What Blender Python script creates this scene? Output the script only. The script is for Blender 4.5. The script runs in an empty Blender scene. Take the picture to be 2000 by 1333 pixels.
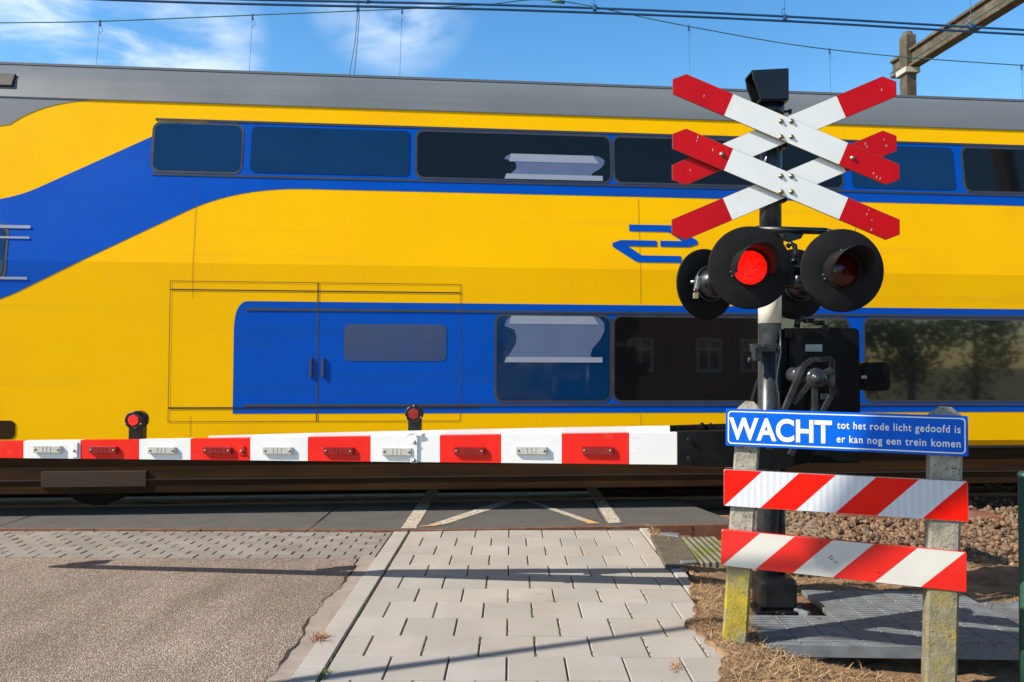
import bpy, bmesh, math, random
from mathutils import Vector, Matrix
random.seed(7)
R = math.radians
S = bpy.context.scene
COL = S.collection

# ------------------------------------------------------------------ camera
F, H = 1450.0, 1.53                     # focal length in photo pixels (2000 wide), eye height
PITCH, ROLL = math.atan(43.5 / F), 0.0035
cam_d = bpy.data.cameras.new('camera')
cam_d.sensor_width = 36; cam_d.lens = 36 * F / 2000
cam_d.clip_start = 0.05; cam_d.clip_end = 3000
cam = bpy.data.objects.new('camera', cam_d); COL.objects.link(cam)
CM = Matrix.Rotation(math.pi / 2 + PITCH, 4, 'X') @ Matrix.Rotation(ROLL, 4, 'Z')
cam.matrix_world = Matrix.Translation((0, 0, H)) @ CM
S.camera = cam
EYE = Vector((0, 0, H))

# ------------------------------------------------------------------ light
SUN_EL, SUN_AZ = R(39), R(20)           # sun stands to the left, a little behind the camera
TO_SUN = Vector((-math.cos(SUN_AZ) * math.cos(SUN_EL), -math.sin(SUN_AZ) * math.cos(SUN_EL), math.sin(SUN_EL)))
sl = bpy.data.lights.new('sun', 'SUN'); sl.energy = 5.0; sl.angle = R(0.53); sl.color = (1, 0.91, 0.78)
so = bpy.data.objects.new('sun', sl); COL.objects.link(so)
so.rotation_euler = TO_SUN.to_track_quat('Z', 'Y').to_euler()
W = bpy.data.worlds.new('World'); S.world = W; W.use_nodes = True
S.view_settings.view_transform = 'Standard'; S.view_settings.look = 'None'
S.view_settings.exposure = 0.52; S.view_settings.gamma = 1.0
def world():
    nt = W.node_tree; N = nt.nodes; L = nt.links
    for n in list(N): N.remove(n)
    out = N.new('ShaderNodeOutputWorld'); bg = N.new('ShaderNodeBackground'); bg.inputs[1].default_value = 0.13
    sky = N.new('ShaderNodeTexSky'); sky.sky_type = 'NISHITA'; sky.sun_disc = False
    sky.sun_elevation = SUN_EL; sky.sun_rotation = math.atan2(TO_SUN.x, TO_SUN.y)
    sky.air_density = 1.25; sky.dust_density = 0.35; sky.ozone_density = 2.2
    hs = N.new('ShaderNodeHueSaturation'); hs.inputs['Saturation'].default_value = 1.36; hs.inputs['Value'].default_value = 1.13
    L.new(sky.outputs[0], hs.inputs['Color'])
    tc = N.new('ShaderNodeTexCoord')
    mp = N.new('ShaderNodeMapping'); mp.inputs['Scale'].default_value = (3.2, 3.2, 8.5); mp.inputs['Rotation'].default_value = (0, R(-14), 0)
    L.new(tc.outputs['Generated'], mp.inputs[0])
    nz = N.new('ShaderNodeTexNoise'); nz.inputs['Scale'].default_value = 2.6; nz.inputs['Detail'].default_value = 6
    nz.inputs['Roughness'].default_value = 0.52; nz.inputs['Distortion'].default_value = 0.4
    L.new(mp.outputs[0], nz.inputs['Vector'])
    total = None
    for d, lo, hi, amt in (((-0.62, 1, 0.47), 0.978, 0.998, 1.0), ((-0.47, 1, 0.44), 0.993, 0.9995, 0.9), ((-0.165, 1, 0.51), 0.9935, 0.9992, 0.6), ((0.8, 1, 0.34), 0.998, 0.9997, 0.5)):
        v = Vector(d).normalized()
        dot = N.new('ShaderNodeVectorMath'); dot.operation = 'DOT_PRODUCT'
        nrm = N.new('ShaderNodeVectorMath'); nrm.operation = 'NORMALIZE'; L.new(tc.outputs['Generated'], nrm.inputs[0])
        L.new(nrm.outputs[0], dot.inputs[0]); dot.inputs[1].default_value = v
        mr = N.new('ShaderNodeMapRange'); mr.inputs[1].default_value = lo; mr.inputs[2].default_value = hi; mr.inputs[4].default_value = amt
        mr.interpolation_type = 'SMOOTHSTEP'
        L.new(dot.outputs['Value'], mr.inputs[0])
        if total is None: total = mr.outputs[0]
        else:
            mx = N.new('ShaderNodeMath'); mx.operation = 'MAXIMUM'; L.new(total, mx.inputs[0]); L.new(mr.outputs[0], mx.inputs[1]); total = mx.outputs[0]
    cr = N.new('ShaderNodeMapRange'); cr.inputs[1].default_value = 0.36; cr.inputs[2].default_value = 0.74; cr.interpolation_type = 'SMOOTHSTEP'
    L.new(nz.outputs[0], cr.inputs[0])
    mu = N.new('ShaderNodeMath'); mu.operation = 'MULTIPLY'; L.new(cr.outputs[0], mu.inputs[0]); L.new(total, mu.inputs[1])
    mix = N.new('ShaderNodeMix'); mix.data_type = 'RGBA'; L.new(mu.outputs[0], mix.inputs[0])
    sep = N.new('ShaderNodeSeparateXYZ'); L.new(tc.outputs['Generated'], sep.inputs[0])      # the zenith is a deeper blue
    zr = N.new('ShaderNodeMapRange'); zr.inputs[1].default_value = 0.44; zr.inputs[2].default_value = 0.85; zr.inputs[3].default_value = 1.0; zr.inputs[4].default_value = 0.3
    zr.interpolation_type = 'SMOOTHSTEP'; L.new(sep.outputs['Z'], zr.inputs[0])
    vm = N.new('ShaderNodeVectorMath'); vm.operation = 'SCALE'; L.new(hs.outputs[0], vm.inputs[0]); L.new(zr.outputs[0], vm.inputs['Scale'])
    L.new(vm.outputs[0], mix.inputs[6]); mix.inputs[7].default_value = (5.6, 6.2, 7.2, 1)
    L.new(mix.outputs[2], bg.inputs[0]); L.new(bg.outputs[0], out.inputs[0])
world()

# ------------------------------------------------------------------ helpers
def ray(px, py):
    return (CM.to_3x3() @ Vector(((px - 1000) / F, (666.5 - py) / F, -1)))
def at(px, py, d):                       # the point at depth d seen there
    r = ray(px, py); return EYE + r * (d / r.y)
def onplane(px, py, p, n):
    r = ray(px, py); return EYE + r * ((Vector(p) - EYE).dot(n) / r.dot(n))
def ground(px, py, z=0.0):
    return onplane(px, py, (0, 0, z), Vector((0, 0, 1)))

class MB:
    def __init__(s): s.bm = bmesh.new()
    def _mi(s, faces, mi, smooth=False):
        for f in faces:
            f.material_index = mi; f.smooth = smooth
    def box(s, c, size, rot=None, bev=0.0, mi=0, seg=2):
        m = Matrix.Translation(c) @ (rot.to_4x4() if rot else Matrix.Identity(4)) @ Matrix.Diagonal((*size, 1))
        t = bmesh.new(); bmesh.ops.create_cube(t, size=1, matrix=m)
        if bev > 0: bmesh.ops.bevel(t, geom=t.edges[:], offset=bev, segments=seg, affect='EDGES', profile=0.5)
        return s.merge(t, mi)
    def merge(s, t, mi=0, smooth=False):
        mp = [s.bm.verts.new(v.co) for v in t.verts]
        t.verts.index_update(); fs = []
        for f in t.faces:
            try:
                nf = s.bm.faces.new([mp[v.index] for v in f.verts]); nf.material_index = mi; nf.smooth = smooth; fs.append(nf)
            except ValueError: pass
        t.free(); return fs
    def tube(s, pts, r, n=12, mi=0, cap=True, smooth=True):
        pts = [Vector(p) for p in pts]; rs = r if isinstance(r, (list, tuple)) else [r] * len(pts)
        rings = []; up = None
        for i, p in enumerate(pts):
            t = (pts[min(i + 1, len(pts) - 1)] - pts[max(i - 1, 0)]).normalized()
            if up is None:
                up = Vector((0, 0, 1)) if abs(t.z) < 0.9 else Vector((0, 1, 0))
            a = t.cross(up).normalized(); b = a.cross(t).normalized(); up = b
            rings.append([s.bm.verts.new(p + (a * math.cos(2 * math.pi * k / n) + b * math.sin(2 * math.pi * k / n)) * rs[i]) for k in range(n)])
        fs = []
        for a, b in zip(rings, rings[1:]):
            for k in range(n):
                f = s.bm.faces.new((a[k], a[(k + 1) % n], b[(k + 1) % n], b[k])); f.smooth = smooth; fs.append(f)
        if cap:
            fs.append(s.bm.faces.new(rings[0][::-1])); fs.append(s.bm.faces.new(rings[-1]))
        for f in fs: f.material_index = mi
        return fs
    def lathe(s, prof, m, n=32, mi=0, a0=0.0, a1=2 * math.pi, smooth=True):   # prof: (r, z), axis local z of m
        full = abs(a1 - a0 - 2 * math.pi) < 1e-6; k = n if full else n + 1; rings = []
        for r, z in prof:
            if r < 1e-6 and full: rings.append([s.bm.verts.new(m @ Vector((0, 0, z)))])
            else: rings.append([s.bm.verts.new(m @ Vector((r * math.cos(a0 + (a1 - a0) * i / n), r * math.sin(a0 + (a1 - a0) * i / n), z))) for i in range(k)])
        for a, b in zip(rings, rings[1:]):
            for i in range(n):
                j = (i + 1) % k
                q = []
                for v in ([a[0]] if len(a) == 1 else [a[i], a[j]]) + ([b[0]] if len(b) == 1 else [b[j], b[i]]): q.append(v)
                if len(q) > 2:
                    f = s.bm.faces.new(q); f.smooth = smooth; f.material_index = mi
    def prism(s, poly, m, t, mi=0, bev=0.0):    # poly (x,y) in the plane of m, thickness t along +z of m
        b = bmesh.new()
        vs = [b.verts.new(m @ Vector((x, y, 0))) for x, y in poly]
        f = b.faces.new(vs)
        ex = bmesh.ops.extrude_face_region(b, geom=[f])
        bmesh.ops.translate(b, verts=[v for v in ex['geom'] if isinstance(v, bmesh.types.BMVert)], vec=m.to_3x3() @ Vector((0, 0, t)))
        bmesh.ops.recalc_face_normals(b, faces=b.faces[:])
        if bev > 0: bmesh.ops.bevel(b, geom=b.edges[:], offset=bev, segments=1, affect='EDGES')
        return s.merge(b, mi)
    def quad(s, pts, mi=0):
        f = s.bm.faces.new([s.bm.verts.new(p) for p in pts]); f.material_index = mi; return f
    def build(s, name, mats, parent=None, world=True, recalc=True):
        me = bpy.data.meshes.new(name)
        if recalc: bmesh.ops.recalc_face_normals(s.bm, faces=s.bm.faces[:])
        s.bm.to_mesh(me); s.bm.free()
        for m in (mats if isinstance(mats, (list, tuple)) else [mats]): me.materials.append(m)
        o = bpy.data.objects.new(name, me); COL.objects.link(o)
        if parent is not None:
            if world:
                r = parent
                off = Vector((0, 0, 0))
                while r is not None: off += r.location; r = r.parent
                me.transform(Matrix.Translation(-off))
            o.parent = parent
        return o
def tag(o, label=None, cat=None, group=None, kind=None):
    if label: o['label'] = label
    if cat: o['category'] = cat
    if group: o['group'] = group
    if kind: o['kind'] = kind
    return o
def thing(name, loc, label, cat, group=None, rz=0.0):
    o = bpy.data.objects.new(name, None); o.empty_display_size = 0.2; COL.objects.link(o)
    o.location = loc; o.rotation_euler = (0, 0, rz)
    return tag(o, label, cat, group)
def frame(o, x, y, z=None):              # a 4x4 from origin and two axes
    x = Vector(x).normalized(); z = x.cross(Vector(y)).normalized(); y = z.cross(x)
    m = Matrix((x, y, z)).transposed().to_4x4(); m.translation = Vector(o); return m
def rrect(w, h, r, n=5, cx=0, cy=0):
    p = []
    for sx, sy, a in ((1, 1, 0), (-1, 1, 90), (-1, -1, 180), (1, -1, 270)):
        for k in range(n + 1):
            t = R(a + 90 * k / n); p.append((cx + sx * (w / 2 - r) + r * math.cos(t), cy + sy * (h / 2 - r) + r * math.sin(t)))
    return p

# ------------------------------------------------------------------ materials
def mat(name, col, rough=0.5, metal=0.0, var=0.12, vscale=6.0, col2=None, patch=(0.45, 0.65), bump=0.0, bscale=60.0, spec=0.5,
        coat=0.0, attr=None, detail=6, rvar=0.1, streak=None, speck=None, emit=None):
    m = bpy.data.materials.new(name); m.use_nodes = True
    nt = m.node_tree; N = nt.nodes; L = nt.links; b = N['Principled BSDF']
    b.inputs['Roughness'].default_value = rough; b.inputs['Metallic'].default_value = metal
    b.inputs['Specular IOR Level'].default_value = spec; b.inputs['Coat Weight'].default_value = coat; b.inputs['Coat Roughness'].default_value = 0.08
    tc = N.new('ShaderNodeTexCoord')
    def noise(scale, det=detail, ro=0.6, stretch=None):
        n = N.new('ShaderNodeTexNoise'); n.inputs['Scale'].default_value = scale; n.inputs['Detail'].default_value = det; n.inputs['Roughness'].default_value = ro
        if stretch:
            mp = N.new('ShaderNodeMapping'); mp.inputs['Scale'].default_value = stretch; L.new(tc.outputs['Object'], mp.inputs[0]); L.new(mp.outputs[0], n.inputs['Vector'])
        else: L.new(tc.outputs['Object'], n.inputs['Vector'])
        return n
    def rng(sock, a, c, lo=0.0, hi=1.0):
        r = N.new('ShaderNodeMapRange'); r.inputs[1].default_value = a; r.inputs[2].default_value = c; r.inputs[3].default_value = lo; r.inputs[4].default_value = hi
        L.new(sock, r.inputs[0]); return r.outputs[0]
    def mix(f, a, c, blend='MIX'):
        x = N.new('ShaderNodeMix'); x.data_type = 'RGBA'; x.blend_type = blend
        for s_, v in ((0, f), (6, a), (7, c)):
            if hasattr(v, 'links'): L.new(v, x.inputs[s_])
            else: x.inputs[s_].default_value = v if s_ == 0 else (*v[:3], 1)
        return x.outputs[2]
    n1 = noise(vscale)
    v = rng(n1.outputs[0], 0.3, 0.7, 1 - var, 1 + var)
    comb = N.new('ShaderNodeCombineColor'); [L.new(v, comb.inputs[i]) for i in range(3)]
    c = mix(1.0, col, comb.outputs[0], 'MULTIPLY')
    if attr:
        an = N.new('ShaderNodeAttribute'); an.attribute_name = attr
        c = mix(1.0, c, an.outputs['Color'], 'MULTIPLY')
    if col2:
        n2 = noise(vscale * 0.37 + 0.7); c = mix(rng(n2.outputs[0], *patch), c, col2)
    if speck:                                       # (colour, scale, lo, hi)
        n3 = noise(speck[1], 3, 0.7); c = mix(rng(n3.outputs[0], speck[2], speck[3]), c, speck[0])
    if streak:                                      # (colour, stretch, lo, hi)
        n4 = noise(1.0, 5, 0.6, streak[1]); c = mix(rng(n4.outputs[0], streak[2], streak[3]), c, streak[0])
    L.new(c, b.inputs['Base Color'])
    if rvar: L.new(rng(n1.outputs[0], 0.3, 0.7, max(0, rough - rvar), min(1, rough + rvar)), b.inputs['Roughness'])
    if bump:
        nb = noise(bscale, 5, 0.65); bp = N.new('ShaderNodeBump'); bp.inputs['Strength'].default_value = bump; bp.inputs['Distance'].default_value = 0.01
        L.new(nb.outputs[0], bp.inputs['Height']); L.new(bp.outputs[0], b.inputs['Normal'])
    if emit:
        b.inputs['Emission Color'].default_value = (*emit[0], 1); b.inputs['Emission Strength'].default_value = emit[1]
    return m
M = {}
M['black'] = mat('black_paint', (0.007, 0.008, 0.009), 0.3, var=0.3, vscale=9, bump=0.06, bscale=35, speck=((0.05, 0.05, 0.05), 90, 0.68, 0.8))
M['box'] = mat('machine_black', (0.006, 0.007, 0.008), 0.35, var=0.4, vscale=6, spec=0.16, speck=((0.04, 0.04, 0.038), 60, 0.68, 0.8))
M['disc'] = mat('matt_black_board', (0.014, 0.0145, 0.015), 0.6, var=0.25, vscale=5, spec=0.08, rvar=0.08)
M['pole'] = mat('dark_pole_paint', (0.026, 0.031, 0.036), 0.3, var=0.35, vscale=14, bump=0.08, bscale=30, speck=((0.12, 0.13, 0.14), 120, 0.66, 0.8))
M['pale_pole'] = mat('pale_band_paint', (0.8, 0.8, 0.71), 0.4, var=0.06, vscale=10, speck=((0.3, 0.27, 0.2), 70, 0.66, 0.8))
M['steel'] = mat('galvanised_steel', (0.42, 0.43, 0.44), 0.4, 0.85, var=0.2, vscale=30)
M['brass'] = mat('weathered_bolt', (0.3, 0.25, 0.17), 0.4, 0.7, var=0.3, vscale=60)
M['cross_white'] = mat('cross_white_enamel', (0.82, 0.84, 0.82), 0.38, var=0.05, vscale=3, col2=(0.7, 0.68, 0.58), patch=(0.55, 0.85), speck=((0.3, 0.25, 0.18), 55, 0.7, 0.82))
M['cross_red'] = mat('cross_red_enamel', (0.55, 0.004, 0.008), 0.35, var=0.1, vscale=4, spec=0.2, speck=((0.75, 0.4, 0.4), 48, 0.735, 0.77))
M['chip'] = mat('chipped_paint', (0.6, 0.42, 0.4), 0.6)
M['edge'] = mat('worn_sign_edge', (0.16, 0.1, 0.06), 0.6, var=0.3, vscale=30)
M['boom_white'] = mat('boom_white_paint', (0.8, 0.8, 0.79), 0.35, var=0.03, vscale=5, speck=((0.35, 0.33, 0.3), 45, 0.67, 0.8), streak=((0.6, 0.57, 0.5), (9, 9, 60), 0.62, 0.8))
M['boom_red'] = mat('boom_red_paint', (0.8, 0.018, 0.01), 0.4, var=0.06, vscale=5, spec=0.25, speck=((0.3, 0.03, 0.03), 45, 0.66, 0.8), streak=((0.7, 0.12, 0.09), (7, 7, 7), 0.62, 0.85))
M['refl_white'] = mat('clear_reflector', (0.52, 0.52, 0.47), 0.12, var=0.12, vscale=60, coat=1)
M['refl_red'] = mat('red_reflector', (0.26, 0.002, 0.004), 0.12, var=0.4, vscale=60, coat=1)
M['lens_lit'] = mat('red_lens_lit', (0.5, 0.0, 0.0), 0.2, var=0.4, vscale=80, bump=0.8, bscale=90, emit=((1.0, 0.002, 0.0), 2.0))
def facet(m):                              # moulded facets of a lit lens
    nt = m.node_tree; N = nt.nodes; L = nt.links; b = N['Principled BSDF']; tc = N.new('ShaderNodeTexCoord')
    v = N.new('ShaderNodeTexVoronoi'); v.inputs['Scale'].default_value = 150; L.new(tc.outputs['Object'], v.inputs['Vector'])
    c = N.new('ShaderNodeValToRGB'); L.new(v.outputs['Distance'], c.inputs[0]); e = c.color_ramp.elements
    e[0].position = 0.05; e[0].color = (1.0, 0.018, 0.006, 1); e[1].position = 0.55; e[1].color = (0.8, 0.0, 0.0, 1)
    L.new(c.outputs[0], b.inputs['Emission Color'])
facet(M['lens_lit'])
M['lens_dark'] = mat('red_lens_unlit', (0.05, 0.003, 0.003), 0.15, var=0.2, vscale=80)
M['led_lit'] = mat('led_lit', (0.4, 0.0, 0.0), 0.3, emit=((1.0, 0.008, 0.002), 1.5))
M['led_dim'] = mat('led_dim', (0.3, 0.01, 0.004), 0.3, emit=((0.6, 0.03, 0.01), 0.35))
M['led_rim'] = mat('dark_red_rim', (0.06, 0.006, 0.008), 0.3)
M['sign_blue'] = mat('sign_blue_film', (0.0, 0.11, 0.62), 0.4, var=0.04, vscale=3, spec=0.15)
M['sign_white'] = mat('sign_white_film', (0.8, 0.81, 0.8), 0.35, var=0.03, vscale=8)
M['film_white'] = mat('reflective_white_film', (0.6, 0.63, 0.69), 0.26, var=0.05, vscale=6, coat=0.3)
M['film_red'] = mat('reflective_red_film', (0.85, 0.008, 0.002), 0.32, var=0.05, vscale=6, spec=0.2)
M['film_white_old'] = mat('worn_white_film', (0.58, 0.57, 0.53), 0.45, var=0.05, vscale=6, speck=((0.32, 0.31, 0.28), 26, 0.68, 0.8))
M['film_red_old'] = mat('worn_red_film', (0.66, 0.014, 0.009), 0.42, var=0.08, vscale=6, speck=((0.3, 0.03, 0.02), 40, 0.7, 0.8))
M['conc_post'] = mat('lichen_concrete', (0.27, 0.25, 0.2), 0.95, var=0.3, vscale=22, col2=(0.4, 0.385, 0.33), patch=(0.5, 0.7), bump=0.8, bscale=55, speck=((0.09, 0.085, 0.07), 42, 0.56, 0.68))
M['conc_moss'] = mat('yellow_lichen_concrete', (0.33, 0.255, 0.03), 0.95, var=0.35, vscale=14, col2=(0.21, 0.2, 0.13), patch=(0.46, 0.6), bump=0.8, bscale=55, speck=((0.12, 0.11, 0.05), 40, 0.6, 0.7))
M['conc_moss_old'] = mat('green_lichen_concrete', (0.2, 0.185, 0.115), 0.95, var=0.35, vscale=20, col2=(0.27, 0.215, 0.06), patch=(0.52, 0.7), bump=0.8, bscale=55, speck=((0.09, 0.085, 0.06), 40, 0.57, 0.68))
M['paver'] = mat('concrete_paver', (0.37, 0.347, 0.312), 0.9, var=0.08, vscale=2.5, attr='tone', bump=0.35, bscale=230, speck=((0.27, 0.25, 0.225), 160, 0.6, 0.75), rvar=0.03, col2=(0.31, 0.28, 0.24), patch=(0.5, 0.8), streak=((0.24, 0.205, 0.16), (3, 9, 9), 0.62, 0.8))
M['kerb'] = mat('kerb_concrete', (0.38, 0.36, 0.33), 0.9, var=0.1, vscale=3, attr='tone', bump=0.35, bscale=200, speck=((0.25, 0.23, 0.2), 130, 0.58, 0.75), rvar=0.03)
M['joint'] = mat('joint_soil', (0.10, 0.08, 0.058), 1, var=0.3, vscale=30, col2=(0.07, 0.12, 0.015), patch=(0.52, 0.62), bump=0.6, bscale=150)
M['brick'] = mat('road_brick', (0.24, 0.218, 0.198), 0.9, var=0.12, vscale=4, attr='tone', bump=0.5, bscale=140, speck=((0.19, 0.17, 0.15), 100, 0.58, 0.72), rvar=0.03)
M['rust'] = mat('rusty_steel_edge', (0.17, 0.066, 0.035), 0.85, var=0.3, vscale=16, col2=(0.26, 0.15, 0.1), patch=(0.5, 0.75), bump=0.4, bscale=80)
M['panel'] = mat('crossing_panel', (0.085, 0.08, 0.074), 0.9, var=0.2, vscale=4, bump=0.6, bscale=180, speck=((0.2, 0.19, 0.175), 150, 0.56, 0.72), rvar=0.04)
M['mark'] = mat('road_marking', (0.5, 0.44, 0.35), 0.9, var=0.2, vscale=8, speck=((0.14, 0.125, 0.11), 30, 0.5, 0.62), bump=0.3, bscale=120)
M['mark_orange'] = mat('rust_stained_marking', (0.55, 0.3, 0.12), 0.85, var=0.2, vscale=14)
M['train_yellow'] = mat('train_yellow_paint', (1.0, 0.53, 0.0), 0.42, var=0.03, vscale=0.9, spec=0.06, col2=(0.95, 0.46, 0.004), patch=(0.5, 0.8), streak=((0.72, 0.36, 0.02), (0.22, 2, 5.5), 0.57, 0.95), rvar=0.04)
M['train_blue'] = mat('train_blue_paint', (0.0, 0.08, 0.48), 0.4, var=0.05, vscale=0.9, spec=0.1, streak=((0.01, 0.06, 0.28), (0.22, 2, 6), 0.5, 0.85), rvar=0.04)
M['train_grey'] = mat('train_roof_grey', (0.14, 0.155, 0.17), 0.5, var=0.06, vscale=1.2, streak=((0.12, 0.134, 0.15), (0.3, 3, 9), 0.45, 0.8))
M['train_dark'] = mat('train_gasket_dark', (0.01, 0.01, 0.012), 0.5)
M['train_skirt'] = mat('brake_dust_skirt', (0.044, 0.022, 0.009), 0.9, var=0.25, vscale=2, spec=0.1, streak=((0.022, 0.012, 0.006), (0.5, 1, 14), 0.42, 0.65))
M['skirt_box'] = mat('brown_equipment_box', (0.042, 0.023, 0.011), 0.9, var=0.2, vscale=3)
M['under'] = mat('underframe_black', (0.012, 0.009, 0.007), 0.9, var=0.3, vscale=4)
M['glass'] = mat('train_window_glass', (0.006, 0.007, 0.008), 0.03, var=0.1, vscale=1, spec=1.0, rvar=0.0, coat=1.0)
M['glass_upper'] = mat('upper_deck_glass', (0.006, 0.007, 0.008), 0.05, var=0.1, vscale=1, spec=0.35, rvar=0.0)
M['glass_blue'] = mat('blue_tinted_glass', (0.003, 0.03, 0.10), 0.05, var=0.15, vscale=1, spec=0.4, rvar=0.0)
M['joint_line'] = mat('body_joint_line', (0.3, 0.15, 0.01), 0.7)
M['door_line'] = mat('door_gap_line', (0.07, 0.045, 0.012), 0.7)
M['door_glass'] = mat('door_window_glass', (0.02, 0.05, 0.16), 0.2, var=0.2, vscale=3)
M['win_frame'] = mat('window_frame_grey', (0.06, 0.06, 0.06), 0.4, 0.3)
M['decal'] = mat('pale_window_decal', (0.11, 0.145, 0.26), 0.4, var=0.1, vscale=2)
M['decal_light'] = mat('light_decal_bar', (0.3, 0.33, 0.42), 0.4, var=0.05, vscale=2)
M['decal_red'] = mat('purple_stripe', (0.1, 0.07, 0.2), 0.4)
M['wire'] = mat('sky_tinted_wire', (0.015, 0.075, 0.19), 0.5, 0.0, var=0.2, vscale=4)  # blue of the blurred sky behind is mixed into the wire colour
M['patina'] = mat('patina_wire', (0.06, 0.17, 0.16), 0.6, 0.2, var=0.4, vscale=3)
M['portal'] = mat('weathered_portal', (0.085, 0.066, 0.043), 0.9, var=0.4, vscale=9, col2=(0.15, 0.125, 0.09), patch=(0.5, 0.7), bump=0.7, bscale=30, streak=((0.06, 0.05, 0.038), (5, 5, 5), 0.52, 0.68))
M['grate'] = mat('galvanised_plank', (0.21, 0.235, 0.255), 0.55, 0.3, var=0.25, vscale=9, col2=(0.2, 0.2, 0.18), patch=(0.52, 0.75))
M['dirt'] = mat('dry_verge_soil', (0.2, 0.115, 0.06), 1, var=0.4, vscale=7, col2=(0.34, 0.22, 0.12), patch=(0.42, 0.66), bump=1.0, bscale=70, speck=((0.06, 0.04, 0.025), 55, 0.55, 0.68))
M['field'] = mat('rough_grass_ground', (0.12, 0.13, 0.05), 1, var=0.3, vscale=0.5, col2=(0.22, 0.17, 0.09), patch=(0.45, 0.65))
M['stone'] = mat('ballast_stone', (0.19, 0.12, 0.072), 0.95, var=0.3, vscale=30, attr='tone', bump=0.5, bscale=90)
M['straw'] = mat('dry_grass', (0.42, 0.28, 0.14), 0.9, var=0.2, vscale=20, attr='tone')
M['leaf'] = mat('dry_leaf', (0.25, 0.13, 0.06), 0.85, var=0.2, vscale=20, attr='tone')
M['moss'] = mat('moss_green', (0.085, 0.13, 0.018), 0.95, var=0.4, vscale=40)
M['lid'] = mat('cable_duct_lid', (0.1, 0.085, 0.06), 0.95, var=0.3, vscale=9, col2=(0.09, 0.1, 0.03), patch=(0.55, 0.72), bump=0.5, bscale=60)
M['ribbed'] = mat('mossy_ribbed_slab', (0.2, 0.18, 0.13), 0.95, var=0.3, vscale=10, col2=(0.13, 0.16, 0.03), patch=(0.45, 0.62), bump=0.5, bscale=60)
M['slab'] = mat('weathered_slab', (0.25, 0.21, 0.16), 0.95, var=0.2, vscale=8, bump=0.5, bscale=70)
M['green'] = mat('green_post_paint', (0.022, 0.075, 0.05), 0.45, var=0.2, vscale=12, speck=((0.3, 0.27, 0.2), 30, 0.66, 0.74))
M['house_wall'] = mat('red_brick_wall', (0.26, 0.11, 0.07), 0.9, var=0.2, vscale=2)
M['roof_tile'] = mat('dark_roof_tile', (0.1, 0.06, 0.05), 0.8, var=0.2, vscale=3)
M['foliage'] = mat('tree_foliage', (0.07, 0.13, 0.025), 0.8, var=0.4, vscale=3)
M['bark'] = mat('tree_bark', (0.1, 0.075, 0.05), 0.95, var=0.3, vscale=10)

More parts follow.
